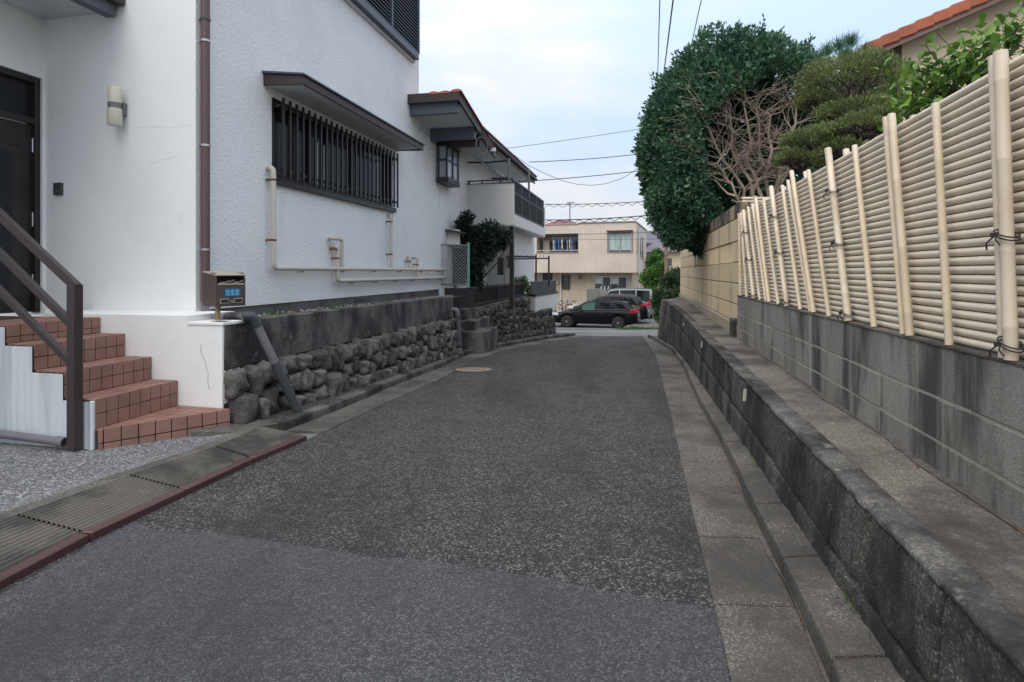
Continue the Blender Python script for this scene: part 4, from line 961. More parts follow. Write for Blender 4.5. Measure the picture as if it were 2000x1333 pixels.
# slotted course: solid block at each end, piers between
sa_, sb2 = FB.s(1428), FB.s(1359)
course(cz[2], cz[3], cs0, sa_, m_cream); course(cz[2], cz[3], sb2, cs2, m_cream, 1.2); course(E + .77, cz[2], cs1 + .03, cs2, m_cream, 1.2)
npier = 18
for k in range(npier):
    c = sa_ + (sb2 - sa_) * (k + .5) / npier; w = (sb2 - sa_) / npier * .27
    MB().prism([FB.p(c + w * math.cos(t_), CO + .085 - .085 * math.sin(t_), cz[3] + .008) for t_ in np.linspace(0, math.pi, 9)], (0, 0, cz[2] - cz[3] - .016)).build('pier', m_cream, cw, smooth=R(40))
m = MB(); m.fbox(FB, cs0 + .005, cs1 - .01, CO + .012, CO + .14, E - HT, cz[3] - .01); m.fbox(FB, cs0 + .005, cs1 - .01, CO + .088, CO + .14, cz[3], cz[2]); m.fbox(FB, cs0 + .005, cs1 - .012, CO + .012, CO + .14, cz[2] + .01, cz[0] - .02); m.fbox(FB, cs1, cs2 - .01, CO + .012, CO + .14, E - HT, E + .75)
m.build('joint_core', mat('cream_mortar', (.34, .26, .165), .9), cw)
m = MB(); m.fbox(FB, cs0, cs2, CO - .035, CO + .16, E - HT - .05, cz[6] - .006); m.build('plinth', mat('pale_plinth', (.36, .30, .22), .9, [(5, (.15, .12, .09, .7), .5, .7, None)], [(50, .004, 'n')]), cw, bevel=.01, seg=1)
m = MB(); m.fbox(FB, cs1 + .0, cs1 + .26, CO - .004, CO + .15, E + .1, E + .76); 
m.build('pillar', m_cream_cap, cw, bevel=.008, seg=1)
# garden ground behind the walls
struct(MB().grid([[Vector((xb(Y) + o, Y, E - .5)) for o in (.15, 2, 6, 30)] for Y in (-6, 0, 6, 12, 18, 20.2)]).build('garden_ground', m_soil))

# dirt and fallen leaves gathered where the walls and kerbs meet the ground
dirt = mat('brown_silt', (.088, .074, .058), .95, [(6, (.12, .105, .085, .9), .42, .62, None), (25, (.05, .045, .04, .8), .45, .65, None)], [(60, .006, 'n')])
m = MB(); rows = []
for Y in np.linspace(.9, 17, 120):
    w = .018 + .03 * mnoise.noise(Vector((0, Y * 1.7, 0))) + .012 * mnoise.noise(Vector((3, Y * 9, 0))); x = poly_at(R_kerb, Y)
    rows.append([Vector((x - max(w, .006), Y, gz(Y) + .0105)), Vector((x - .003, Y, gz(Y) + .013))])
struct(MB().grid(rows).build('silt', dirt), 'stuff')['label'] = 'brown silt lying along the foot of the kerb'
rows = []
for Y in np.linspace(-.3, 8, 90):
    w = .02 + .05 * mnoise.noise(Vector((7, Y * 1.3, 0))) + .02 * mnoise.noise(Vector((3, Y * 8, 1)))
    rows.append([Vector((xb(Y) - max(w, .008), Y, ztw(Y) + .007)), Vector((xb(Y) + .004, Y, ztw(Y) + .016))])
struct(MB().grid(rows).build('silt', dirt), 'stuff')['label'] = 'brown silt lying on the ledge along the block wall'
# ================================================================ second house with the balcony
h2 = thing('balcony_house', 'white house with a projecting upstairs balcony beyond the first white house', 'house', (-2, 18, 0))
BF = Fr(.044, 16.5, T)             # balcony front
W2 = Fr(-1.32, 16.8, T)            # its road-side wall
s_n, s_f = (14.75 - 16.8) / W2.d.y, (23.0 - 16.8) / W2.d.y
TZ = E - .92                       # terrace level
zB0, zB1 = E + 1.34, E + 2.55
wz2 = (W2.hit(880, 303)[1], W2.hit(880, 355)[1])
m = MB(); m.fbox(W2, s_n, s_f, -.2, 0, TZ - .3, E + 3.8); m.fbox(W2, s_n - .2, s_n, -5, -.0, TZ - .3, E + 3.8); m.build('wall', m_stucco, h2)
m = MB(); m.fbox(W2, 2.2, s_f - .3, .003, .9, TZ - .05, zB0 - .01); m.build('porch_wall', m_white, h2)
# box window
b0, b1 = W2.s(853), W2.s(876); bz0, bz1 = E + 2.36, E + 3.12
bwn = MB().fbox(W2, b0, b1, .002, .26, bz0, bz1).build('box_window', mat('pale_window_glass', (.30, .33, .36), .2), h2)
m = MB(); m.fbox(W2, b0 - .03, b1 + .03, .0, .31, bz0 - .14, bz0 - .002); m.build('sill', m_darkmet, bwn, bevel=.01, seg=1)
MB().fbox(W2, b0 - .03, b1 + .03, .0, .31, bz1 + .002, bz1 + .08).build('head', m_darkmet, bwn, bevel=.01, seg=1)
for s in (b0, (b0 + b1) / 2, b1):
    for o in (.05, .265): MB().fbox(W2, s - .03, s + .03, o - .02, o + .02, bz0, bz1).build('mullion', m_darkmet, bwn)
MB().fbox(W2, b0 - .012, b1 + .012, .01, .28, (bz0 + bz1) / 2 + .02, (bz0 + bz1) / 2 + .07).build('mullion', m_darkmet, bwn)
# balcony
s_c = BF.s(1065)
m = MB(); m.fbox(BF, 0, s_c, -1.42, 0, zB0, zB0 + .14); m.fbox(BF, 0, .12, -1.42, 0, zB0 + .14, zB1); m.fbox(BF, s_c - .14, s_c, -1.42, 0.0, zB0 + .14, zB1 - .12)
m.fbox(BF, .12, s_c - .14, -.12, -.001, zB0 + .14, zB0 + .32); bal = m.build('balcony', m_white, h2)
m = MB(); m.fbox(BF, .02, s_c - .02, -1.4, -.02, zB0 - .03, zB0 - .001); m.build('underside', m_soffit, bal)
rz0, rz1 = zB0 + .36, zB1 + .12
m = MB(); m.bar(BF.p(-.02, -.05, rz1), BF.p(s_c - .15, -.05, rz1), .06, .05); m.bar(BF.p(.12, -.05, rz0), BF.p(s_c - .15, -.05, rz0), .05, .05); m.bar(BF.p(.12, -.05, rz0 + .62), BF.p(s_c - .15, -.05, rz0 + .62), .03, .03)
rl = m.build('balustrade', m_darkmet, bal)
n = 34
for k in range(n + 1):
    s = .13 + (s_c - .29) * k / n; MB().fbox(BF, s - (.016 if k % 8 else .035), s + (.016 if k % 8 else .035), -.065, -.035, rz0, rz1).build('baluster', m_darkmet, rl)
MB().fbox(BF, .5, s_c - .2, -.10, -.085, rz0, rz0 + .60).build('screen', m_bluegrey, rl)
m = MB(); m.bar(BF.p(.06, -1.40, zB1 + .10), BF.p(.06, -.05, zB1 + .12), .035, .035)
for o in (-1.35, -.95, -.4): m.fbox(BF, .04, .08, o - .02, o + .02, zB1, zB1 + .11)
m.build('side_rail', m_darkmet, bal)
m = MB(); m.fbox(BF, -.015, .135, -1.41, .015, zB1, zB1 + .02); m.build('coping', m_darkmet, bal)
# washing-line posts and arms on the balcony
for x, y0, y1 in ((994, 310, 352), (1033, 330, 385)):
    s = BF.s(x, -.05); Y = BF.p(s, -.05, 0).y; MB().tube([at(x, y1, Y), at(x, y0, Y)], .035, 8).build('line_post', m_metalgr, bal)
Y = 16.9
for a, b in (((912, 318), (950, 318)), ((960, 349), (995, 348)), ((950, 318), (993, 314))):
    MB().tube([at(a[0], a[1], Y), at(b[0], b[1], Y)], .025, 6).build('line_arm', m_darkmet, bal)
MB().tube([at(926, 306, 16.6), at(984, 345, 17.2)], .022, 6).build('line_pole', m_alu, bal)
# eave and roof
OV2 = 1.0
ez = E + 3.63; es1 = W2.s(1045, OV2); es0 = s_n - .5
m = MB(); m.fbox(W2, es0, es1 - .05, -.0, OV2 - .02, ez - .20, ez - .16); rf = m.build('roof', m_soffit, h2)
m = MB(); m.fbox(W2, es0, es1, OV2 - .03, OV2, ez - .26, ez - .02); m.build('fascia', m_brown, rf)
m = MB(); m.hexa([W2.p(s, o, z) for (s, o, z) in ((es0, OV2, ez - .02), (es1, OV2, ez - .02), (es1, -4, ez + 1.6), (es0, -4, ez + 1.6), (es0, OV2, ez + .02), (es1, OV2, ez + .02), (es1, -4, ez + 1.64), (es0, -4, ez + 1.64))]); m.build('tile_bed', m_roofdk, rf)
m = MB(); m.tube([W2.p(es0, OV2 + .06, ez - .10), W2.p(es1 - .06, OV2 + .06, ez - .10)], .055, 10); m.build('gutter', m_brown, rf)
k = 0; s = W2.s(935, OV2)
tile_dk = tile_me.copy(); tile_dk.materials[0] = m_roofdk
while s < es1: o_ = put_tile(rf, W2, s, OV2 - .08, ez + .02, 0, (1, .9, .8), R(90)); o_.data = tile_dk; s += .225
# ground floor: lean-to, service wall, window, meters, post
MB().fbox(BF, .18, .30, -.16, -.04, TZ - .1, zB0).build('post', m_darkmet, h2)
x0, x1 = 968, 992
fw = Fr(*at(975, 500, 17.6).xy, T)
m = MB(); P_ = [at(972, 492, 17.55), at(981, 492, 17.5)]
MB().fbox(Fr(P_[0].x, 17.3, 10), 0, .18, -.05, .02, E - .10, E + .42).build('window', m_dglass, h2)
MB().fbox(Fr(at(990, 0, 17.2).x, 17.2, 10), 0, .22, -.05, .06, E + .1, E + .45).build('meter_box', m_metalgr, h2)
MB().tube([at(986, 440, 17.2), at(986, 560, 17.2)], .03, 8).build('conduit', m_mailtop, h2)
MB().tube([at(997, 470, 17.1), at(997, 560, 17.1)], .025, 8).build('conduit', m_white, h2)
# small roofed bay beside the first house
bay = MB().box(at(862, 478, 15.1), at(903, 453, 15.9)).build('bay_wall', m_white, h2)
m = MB(); a_, b_ = at(855, 446, 15.0), at(909, 455, 15.0)
m.hexa([Vector((a_.x, 14.9, a_.z - .05)), Vector((b_.x, 14.9, b_.z - .05)), Vector((b_.x, 16.1, b_.z + .05)), Vector((a_.x, 16.1, a_.z + .05)), Vector((a_.x, 14.9, a_.z)), Vector((b_.x, 14.9, b_.z)), Vector((b_.x, 16.1, b_.z + .1)), Vector((a_.x, 16.1, a_.z + .1))]); m.build('bay_roof', m_darkmet, h2)
MB().box(at(864, 558, 15.2), at(876, 482, 15.6)).build('bay_pier', m_white, h2, bevel=.03)
MB().box(at(878, 555, 15.5), at(912, 486, 15.9)).build('bay_window', m_dglass, h2)
# terrace slab
tq = [(-1.85, 14.6), (-1.1, 14.95), (.25, 17.9), (1.0, 19.5), (.6, 23), (-.2, 23)]
struct(MB().add([Vector((x, y, TZ)) for x, y in tq], [tuple(range(6))]).build('terrace', m_conc))
# chain-link fence
clf = thing('chain_link_fence', 'chain-link fence panel with a green post beside the white house', 'fence', tuple(at(915, 560, 14.6)))
Yc = 14.62; a_, b_ = at(860, 478, Yc), at(914, 480, Yc); c_, d_ = at(914, 558, Yc), at(860, 558, Yc)
MB().tube([at(915, 562, Yc), at(915, 474, Yc)], .03, 8).build('post', m_green, clf)
MB().tube([a_, b_], .018, 8).build('top_rail', m_metalgr, clf); MB().tube([at(860, 556, Yc), at(914, 556, Yc)], .018, 8).build('bottom_rail', m_metalgr, clf)
W_, H_ = (b_ - a_).length, a_.z - d_.z; st_ = .085; m = MB()
for sg in (1, -1):
    t = -H_
    while t < W_ + H_:
        x0 = t; p = []
        for f in (0, 1):
            pass
        lo = max(0, -t / 1) if True else 0
        # line x = t + h, clipped to the panel
        h0_, h1_ = max(0, -t), min(H_, W_ - t)
        if h1_ > h0_:
            q0 = Vector((a_.x + (t + h0_), Yc + .004 * sg, d_.z + (h0_ if sg > 0 else H_ - h0_))); q1 = Vector((a_.x + (t + h1_), Yc + .004 * sg, d_.z + (h1_ if sg > 0 else H_ - h1_)))
            m.tube([q0, q1], .0055, 4, False)
        t += st_
m.build('wire_mesh', m_mesh, clf)

# ---------------------------------------------------------------- its dark railing, stone wall and steps
gA, gB = gp(930, 683, .1), gp(1082, 655.5, .08)
tA, tB = at(924.5, 607, 15.0), at(1074, 578, 20.0)
S2 = Fr(tA.x, tA.y, (tB.x - tA.x) / (tB.y - tA.y)); L2 = (tB - tA).length
s_box = (Fr(tA.x, tA.y, (tB.x - tA.x) / (tB.y - tA.y))).s(1031)
def z2(s): return tA.z + .06 * s if s < s_box else E - 1.27
sw2 = thing('stone_wall', 'blackened battered fieldstone wall at the lane corner under the balcony house', 'stone wall', (tA.x, tA.y, gz(15)))
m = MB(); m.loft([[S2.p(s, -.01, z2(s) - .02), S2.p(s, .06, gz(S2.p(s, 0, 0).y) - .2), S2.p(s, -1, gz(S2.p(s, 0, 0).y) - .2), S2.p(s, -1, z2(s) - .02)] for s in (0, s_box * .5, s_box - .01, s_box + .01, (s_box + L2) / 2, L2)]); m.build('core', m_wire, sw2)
fill_stones(sw2, S2, .0, L2 - .03, lambda s: z2(s) + .0, lambda s: gz(S2.p(s, 0, 0).y) + .05, lambda f: .0 + .16 * f, stones2, .165, .215, .02, lean=-.10, depth=.2)
E2 = Fr(*S2.p(L2, 0, 0).xy, -.9)    # return towards the cross street
m = MB(); m.fbox(S2, .0, 3.0, -.25, .05, 0, .0); 
m = MB(); m.hexa([S2.p(s, o, z2(s) + d) for d in (-.03, .05) for s, o in ((-.1, .04), (s_box - .02, .04), (s_box - .02, -.3), (-.1, -.3))]); m.build('coping', m_conc_dk, sw2, bevel=.015)
# railing
ra = thing('iron_railing', 'dark brown vertical-bar railing on the blackened stone wall', 'railing', tuple(S2.p(0, -.1, z2(0))))
r_s1 = S2.s(1021, -.12)
zt = lambda s: S2.hit(925, 563, -.12)[1] + .02 * s
m = MB(); m.bar(S2.p(-.1, -.12, zt(0)), S2.p(r_s1, -.12, zt(r_s1)), .06, .06); m.build('top_rail', m_darkmet, ra)
m = MB(); m.bar(S2.p(-.1, -.12, z2(0) + .12), S2.p(r_s1, -.12, z2(r_s1) + .09), .05, .05); m.build('bottom_rail', m_darkmet, ra)
n = 44
for k in range(n + 1):
    s = r_s1 * k / n; p = k % 22 == 0
    MB().fbox(S2, s - (.03 if p else .013), s + (.03 if p else .013), -.14, -.10, z2(s) + .04, zt(s)).build('bar', m_darkmet, ra)
MB().fbox(S2, r_s1 - .9, r_s1, -.15, -.142, z2(2) + .1, zt(1) - .03).build('sheet_panel', m_darkmet, ra)
q0 = at(862, 565, 14.85); q1 = at(925, 563, 15.0)
MB().hexa([Vector((x, y, z)) for z in (E - 1.35, E - .43) for x, y in ((q0.x, 14.85), (q1.x, 14.98), (q1.x, 15.06), (q0.x, 14.93))]).build('side_panel', m_darkmet, ra)
# white planter box on the corner with its own dark panel
pb = thing('planter_box', 'white planter box with a dark panel rail over the corner stone wall', 'planter', tuple(at(1046, 609, 18.6)))
pc, pr2, pl2 = at(1046, 579, 18.5), at(1089, 568, 21.3), at(1021, 577, 18.9)
zbot = at(1046, 610, 18.5).z
m = MB(); zt3 = pc.z
m.hexa([Vector((p.x, p.y, z)) for z in (zbot, zt3) for p in (pl2, pc, pr2, pr2 + (pl2 - pc) * 2)]); m.build('box', m_white, pb, bevel=.01, seg=1)
up = Vector((0, 0, 1)); ins = (pl2 - pc) * .12
m = MB(); dd = (pr2 - pc)
m.hexa([Vector((p.x, p.y, z)) for z in (zt3 + .001, zt3 + .06) for p in (pl2 - dd * .01, pc - dd * .015 - ins * .4, pr2 + dd * .03 - ins * .4, pr2 + ins * 2)]); m.build('rim', m_darkmet, pb)
a_, b_ = pc + dd * (-.10) + ins, pr2 + ins
m = MB(); m.hexa([Vector((p.x, p.y, z)) for z in (zt3 + .06, zt3 + .44) for p in (a_, b_, b_ + ins * .3, a_ + ins * .3)]); m.build('panel', m_darkmet, pb)
m = MB(); m.bar(a_ + up * (.46 + zt3 - a_.z), b_ + up * (.46 + zt3 - b_.z), .06, .04); m.build('top_rail', m_bluegrey, pb)
# washing frame beside it
wf = thing('washing_frame', 'thin dark steel washing-line frame behind the white planter box', 'frame', tuple(at(1047, 560, 19.5)))
for x, y0 in ((1047, 497), (1072, 500)): MB().tube([at(x, 560, 19.6), at(x, y0, 19.6)], .03, 8).build('post', m_darkmet, wf)
MB().tube([at(985, 501, 18.6), at(1047, 502, 19.6)], .03, 8).build('beam', m_darkmet, wf); MB().tube([at(1003, 506, 18.6), at(1072, 505, 19.6)], .025, 8).build('beam', m_darkmet, wf)
for x in (1011, 1018, 1030, 1038, 1055, 1062): MB().tube([at(x, 503, 19.2), at(x, 499, 19.2)], .012, 5).build('hook', m_darkmet, wf)
# concrete steps between the two stone walls
cs = thing('concrete_steps', 'rough concrete steps between the two stone walls', 'steps', tuple(gp(905, 690)))
for (xa, xb_, yt, Yn, dep) in ((881, 946, 648, 13.6, 1.3), (878, 928, 627, 14.0, 1.4), (878, 915, 604, 14.4, 1.2)):
    a_, b_ = at(xa, yt, Yn), at(xb_, yt, Yn)
    m = MB(); m.hexa([Vector((x + (Yq - Yn) * T, Yq + (.0 if x == a_.x else -.1), z)) for z in (gz(14) - .3, a_.z) for x, Yq in ((a_.x, Yn), (b_.x, Yn), (b_.x, Yn + dep), (a_.x, Yn + dep))]); m.build('step', m_conc_dk, cs, bevel=.025)
# grey drain pipe at the end of the first stone wall
gp2 = thing('drain_pipe', 'upright grey drain pipe at the far end of the round-stone wall', 'pipe', tuple(gp(900, 690)))
MB().tube(bent([at(884, 605, 12.6), at(893, 606, 12.55), at(899, 688, 12.9)], .06), .05, 12).build('pipe', m_pipe_gr, gp2, smooth=R(50))
MB().tube([at(893.5, 612, 12.55), at(893.8, 617, 12.56)], .056, 12).build('socket', m_pipe_gr, gp2)

# ================================================================ apartment building beyond the cross street
m_apt = bpy.data.materials.new('beige_wall_tile'); m_apt.use_nodes = True
def brickmat(m, c1, c2, mo, sc, ang):
    t = m.node_tree; N, L = t.nodes, t.links; b = N['Principled BSDF']; b.inputs['Roughness'].default_value = .6
    geo = N.new('ShaderNodeNewGeometry'); mp_ = N.new('ShaderNodeMapping'); mp_.inputs['Rotation'].default_value = (0, 0, ang); L.new(geo.outputs['Position'], mp_.inputs['Vector'])
    sp = N.new('ShaderNodeSeparateXYZ'); L.new(mp_.outputs[0], sp.inputs[0]); cb = N.new('ShaderNodeCombineXYZ')
    ad = N.new('ShaderNodeMath'); L.new(sp.outputs[0], ad.inputs[0]); L.new(sp.outputs[1], ad.inputs[1]); L.new(ad.outputs[0], cb.inputs[0]); L.new(sp.outputs[2], cb.inputs[1])
    br = N.new('ShaderNodeTexBrick'); br.offset = 0; br.inputs['Scale'].default_value = 1; br.inputs['Brick Width'].default_value = .24; br.inputs['Row Height'].default_value = .11; br.inputs['Mortar Size'].default_value = .012; br.inputs['Mortar Smooth'].default_value = .3
    br.inputs['Color1'].default_value = (*c1, 1); br.inputs['Color2'].default_value = (*c2, 1); br.inputs['Mortar'].default_value = (*mo, 1); L.new(cb.outputs[0], br.inputs['Vector'])
    nz_ = N.new('ShaderNodeTexNoise'); nz_.inputs['Scale'].default_value = .8; L.new(geo.outputs['Position'], nz_.inputs['Vector'])
    mx_ = N.new('ShaderNodeMix'); mx_.data_type = 'RGBA'; mx_.blend_type = 'MULTIPLY'; mx_.inputs['Factor'].default_value = .35; L.new(br.outputs[0], mx_.inputs['A']); L.new(nz_.outputs[0], mx_.inputs['B'])
    L.new(mx_.outputs['Result'], b.inputs['Base Color'])
AF = Fr(8.71, 40.5, math.tan(R(18)))   # s runs back along its side; -o runs left along the front
brickmat(m_apt, (.74, .65, .56), (.69, .60, .51), (.58, .50, .43), 1, R(18))
m_apt_lo = bpy.data.materials.new('yellowish_wall_tile'); m_apt_lo.use_nodes = True; brickmat(m_apt_lo, (.70, .58, .43), (.64, .53, .39), (.44, .36, .27), 1, R(18))
apt = thing('apartment_building', 'two-storey beige tiled apartment building with loggias beyond the parked cars', 'building', (6, 42, gz(42)))
AG = gz(41)
def fx(px, s=0.0):                # distance along the front (to the left) of a column of the picture
    k = (px - CXP) / FOC; O = AF.o + AF.d * s; return -(O.x - k * O.y) / (AF.n.x - k * AF.n.y) * -1
def fo(px, s=0.0):
    k = (px - CXP) / FOC; O = AF.o + AF.d * s; return -(O.x - k * O.y) / (AF.n.x - k * AF.n.y)
def fz(px, py, s=0.0):
    o = fo(px, s); Y = (AF.o + AF.d * s + AF.n * o).y; return E - (py - HOR) / FOC * Y
zroof, zov = E + 3.5, E - .07
def fpanel(m, x0, x1, z0, z1, s0, s1): return m.fbox(AF, s0, s1, fo(x0), fo(x1), z0, z1)
XW, XL0, XL1 = 1130, 1046, 1003
m = MB(); fpanel(m, XW, 1242.9, zov, zroof, 0, .001)
m = MB(); AW = AF
def acells(m, x0, x1, z0, z1, s0, s1, holes):
    ss = sorted({fo(x0), fo(x1), *[h[i] for h in holes for i in (0, 1)]}); zs = sorted({z0, z1, *[h[i] for h in holes for i in (2, 3)]})
    for a, b in zip(ss, ss[1:]):
        for c, d in zip(zs, zs[1:]):
            if not any(h[0] - 1e-6 <= a and b <= h[1] + 1e-6 and h[2] - 1e-6 <= c and d <= h[3] + 1e-6 for h in holes): m.fbox(AF, s0, s1, a, b, c, d)
uw = (fo(1188), fo(1234), fz(1210, 492), fz(1210, 455))
lg = (fo(1048), fo(1129.5), fz(1090, 493), fz(1090, 457)); lg2 = (fo(985), fo(1040.5), fz(1020, 494), fz(1020, 461))
acells(m, 940, 1242.9, zov, zroof, 0, .2, [uw, lg, lg2])
m.fbox(AF, .2, 9, -.2, -.002, zov, zroof); m.fbox(AF, 1.6, 9, fo(940), -.2, zov + .1, zov + .25); m.fbox(AF, 1.6, 1.8, fo(940), fo(1129.8), zov, zroof - .1); m.fbox(AF, .2, 1.6, fo(940), -.2, zov + .02, zov + .2)
m.fbox(AF, .2, 1.6, fo(1129.5) - .0, fo(1129.5) + .15, zov + .2, zroof - .2); m.fbox(AF, .2, 1.6, fo(1040.5), fo(1048), zov + .2, zroof - .2)
m.build('upper_wall', m_apt, apt)
m = MB(); m.fbox(AF, -.06, 9.05, fo(1130), .06, zroof, zroof + .08); m.fbox(AF, -.02, 9.0, fo(938), fo(1130) - .01, zroof - .10, zroof - .02); m.build('parapet_cap', mat('brown_parapet', (.24, .15, .13), .6), apt)
m = MB(); m.fbox(AF, 1.2, 1.4, fo(940), -.35, AG - .2, zov); m.fbox(AF, 1.4, 9, -.55, -.35, AG - .2, zov); m.build('ground_wall', m_apt_lo, apt)
# windows of the upper floor
aw = MB().fbox(AF, .10, .12, *uw).build('window', m_glass, apt)
m_cur = mat('pale_curtain', (.42, .52, .50), .8, [(16, (.26, .36, .35), .45, .6, (1, 1, .05))])
for a, b in ((uw[0] + .06, (uw[0] + uw[1]) / 2 - .04), ((uw[0] + uw[1]) / 2 + .06, uw[1] - .06)): MB().fbox(AF, .085, .098, a, b, uw[2] + .1, uw[3] - .05).build('curtain', m_cur, aw)
m = MB()
for a, b, c, d in ((uw[0] - .08, uw[0], uw[2] - .08, uw[3] + .08), (uw[1], uw[1] + .08, uw[2] - .08, uw[3] + .08), (uw[0], uw[1], uw[2] - .08, uw[2]), (uw[0], uw[1], uw[3], uw[3] + .08)): m.fbox(AF, -.04, .1, a, b, c, d)
m.build('frame', mat('taupe_frame', (.28, .20, .17), .5), aw)
for o in ((uw[0] + uw[1]) / 2, uw[0] + .04, uw[1] - .04): MB().fbox(AF, .03, .08, o - .03, o + .03, uw[2], uw[3]).build('sash', m_alu, aw)
MB().fbox(AF, -.25, -.03, uw[0] - .1, uw[1] + .1, uw[3] + .1, uw[3] + .16).build('hood', m_brown, aw)
# loggia: inner window, rail, box
for (l, nm) in ((lg, 1), (lg2, 2)):
    iw = MB().fbox(AF, 1.55, 1.59, l[0] + .8, l[1] - .1, l[2] + .1, l[3] - .15).build('loggia_window', m_glass, apt)
    for k in range(4): o = l[0] + .85 + (l[1] - l[0] - 1.0) * k / 3; MB().fbox(AF, 1.5, 1.55, o - .03, o + .03, l[2] + .1, l[3] - .15).build('sash', m_alu, iw)
    rg = MB().fbox(AF, .05, .10, l[0], l[1], l[2] + .10, l[2] + .16).build('loggia_rail', m_alu, apt)
    MB().fbox(AF, -.05, .2, l[0] - .0, l[1] + .0, l[2] - .06, l[2] - .001).build('loggia_sill', MATS['taupe_frame'], rg)
    MB().fbox(AF, 1.0, 1.5, l[0] + .25, l[0] + .75, l[2], l[2] + .95).build('storage_box', m_apt, apt)
# side windows
for s0_, s1_, z0_, z1_ in ((.5, 1.5, E + 1.3, E + 2.9), (3.0, 4.2, E + 1.2, E + 2.6), (5.0, 6.0, E + 1.0, E + 2.6)):
    sw_ = MB().fbox(AF, s0_, s1_, -.02, .01, z0_, z1_).build('side_window', m_dglass, apt)
    MB().fbox(AF, s0_ - .06, s1_ + .06, -.01, .04, z1_, z1_ + .07).build('frame', MATS['taupe_frame'], sw_)
    MB().fbox(AF, s0_ - .06, s1_ + .06, -.01, .04, z0_ - .07, z0_).build('frame', MATS['taupe_frame'], sw_)
MB().tube([AF.p(2.2, .06, AG), AF.p(2.2, .06, zroof - .3)], .05, 8).build('downpipe', m_white, apt)
# ground floor windows
g1 = (fo(1162, 1.2), fo(1224, 1.2), fz(1190, 565, 1.2), fz(1190, 541, 1.2)); gw = MB().fbox(AF, 1.17, 1.195, *g1).build('window', m_glass, apt)
for k in range(5): o = g1[0] + (g1[1] - g1[0]) * k / 4; MB().fbox(AF, 1.13, 1.17, o - .03, o + .03, g1[2], g1[3]).build('sash', m_alu, gw)
for z in (g1[2], g1[3]): MB().fbox(AF, 1.12, 1.17, g1[0], g1[1], z - .03, z + .03).build('frame', m_alu, gw)
for a, b in ((0, 1), (2, 3)): MB().fbox(AF, 1.155, 1.168, g1[0] + (g1[1] - g1[0]) * a / 4 + .05, g1[0] + (g1[1] - g1[0]) * b / 4 - .05, g1[2] + .4, g1[3] - .05).build('blind', m_white, gw)
g2 = (fo(1100, 1.2), fo(1111, 1.2), fz(1105, 563, 1.2), fz(1105, 540, 1.2)); gw2 = MB().fbox(AF, 1.17, 1.195, *g2).build('window', m_glass, apt)
m = MB()
for a, b, c, d in ((g2[0] - .08, g2[0], g2[2] - .08, g2[3] + .08), (g2[1], g2[1] + .08, g2[2] - .08, g2[3] + .08), (g2[0], g2[1], g2[2] - .08, g2[2]), (g2[0], g2[1], g2[3], g2[3] + .08)): m.fbox(AF, 1.08, 1.17, a, b, c, d)
m.build('frame', m_brown, gw2)
MB().tube([AF.p(1.12, fo(1095, 1.1), AG), AF.p(1.12, fo(1095, 1.1), zov)], .05, 8).build('downpipe', m_white, apt)
MB().fbox(AF, 1.0, 1.19, fo(1130, 1.1), fo(1135, 1.1), fz(1132, 545, 1.1), fz(1132, 538, 1.1)).build('vent_hood', m_metalgr, apt)
MB().fbox(AF, 1.17, 1.21, fo(1060, 1.2), fo(1079, 1.2), AG + .05, zov - .05).build('doorway_shade_panel', m_dglass, apt)  # flat dark panel on the wall, its colour standing for the opening's shade
MB().fbox(AF, 1.05, 1.19, fo(1082, 1.1), fo(1091, 1.1), fz(1086, 555, 1.1), fz(1086, 549, 1.1)).build('sign_plate', m_apt, apt)
MB().fbox(AF, .06, .09, fo(1171), fo(1173.5), fz(1171, 449.5), fz(1171, 447.5)).build('vent', m_metalgr, apt)
m = MB(); m.fbox(AF, .1, .25, fo(1128), fo(1129), zroof, zroof)

# laundry hanging in the loggia and by the ground-floor window
cols = [(.05, .05, .06), (.55, .58, .62), (.06, .12, .28), (.08, .20, .45), (.62, .63, .65), (.03, .03, .05), (.25, .30, .36), (.60, .58, .55), (.12, .25, .50), (.10, .07, .06)]
names = ['black', 'white', 'navy', 'blue', 'white', 'black', 'grey', 'cream', 'bright blue', 'brown']
cm = [mat('cloth_%d' % i, c, .9) for i, c in enumerate(cols)]
def garment(lab, px, py, s, w, h, mt, grp):
    P = AF.o + AF.d * s + AF.n * fo(px, s); z = fz(px, py, s); t = thing('garment', lab, 'laundry', (P.x, P.y, z - h), grp)
    m = MB(); f = [(-.5, .0), (-.18, .06), (.18, .06), (.5, 0), (.56, -.32), (.36, -.34), (.34, -1), (-.34, -1), (-.36, -.34), (-.56, -.32)]
    m.prism([P + AF.d * a * w + Vector((0, 0, z + b * h)) - AF.n * .0 for a, b in f], AF.n * .06); m.build('cloth', mt, t)
    MB().tube([P + Vector((0, 0, z + .05)) + AF.n * .03, P + Vector((0, 0, z + .22)) + AF.n * .03], .01, 4).build('hanger', m_alu, t)
order = ['leftmost', 'second', 'third', 'fourth', 'fifth', 'sixth', 'seventh', 'eighth', 'ninth', 'tenth']
xs_ = [1074, 1082, 1085.5, 1091, 1098, 1103, 1108, 1112.5, 1117, 1121, 1125]
for i in range(10):
    garment('%s garment hanging in the upstairs loggia, %s from its left end' % (names[i], order[i]) if i else 'black garment hanging in the upstairs loggia, leftmost of the row', xs_[i], 470 + random.uniform(-1, 1), .35, .42, .62 + .25 * random.random(), cm[i], 'laundry in the upstairs loggia')
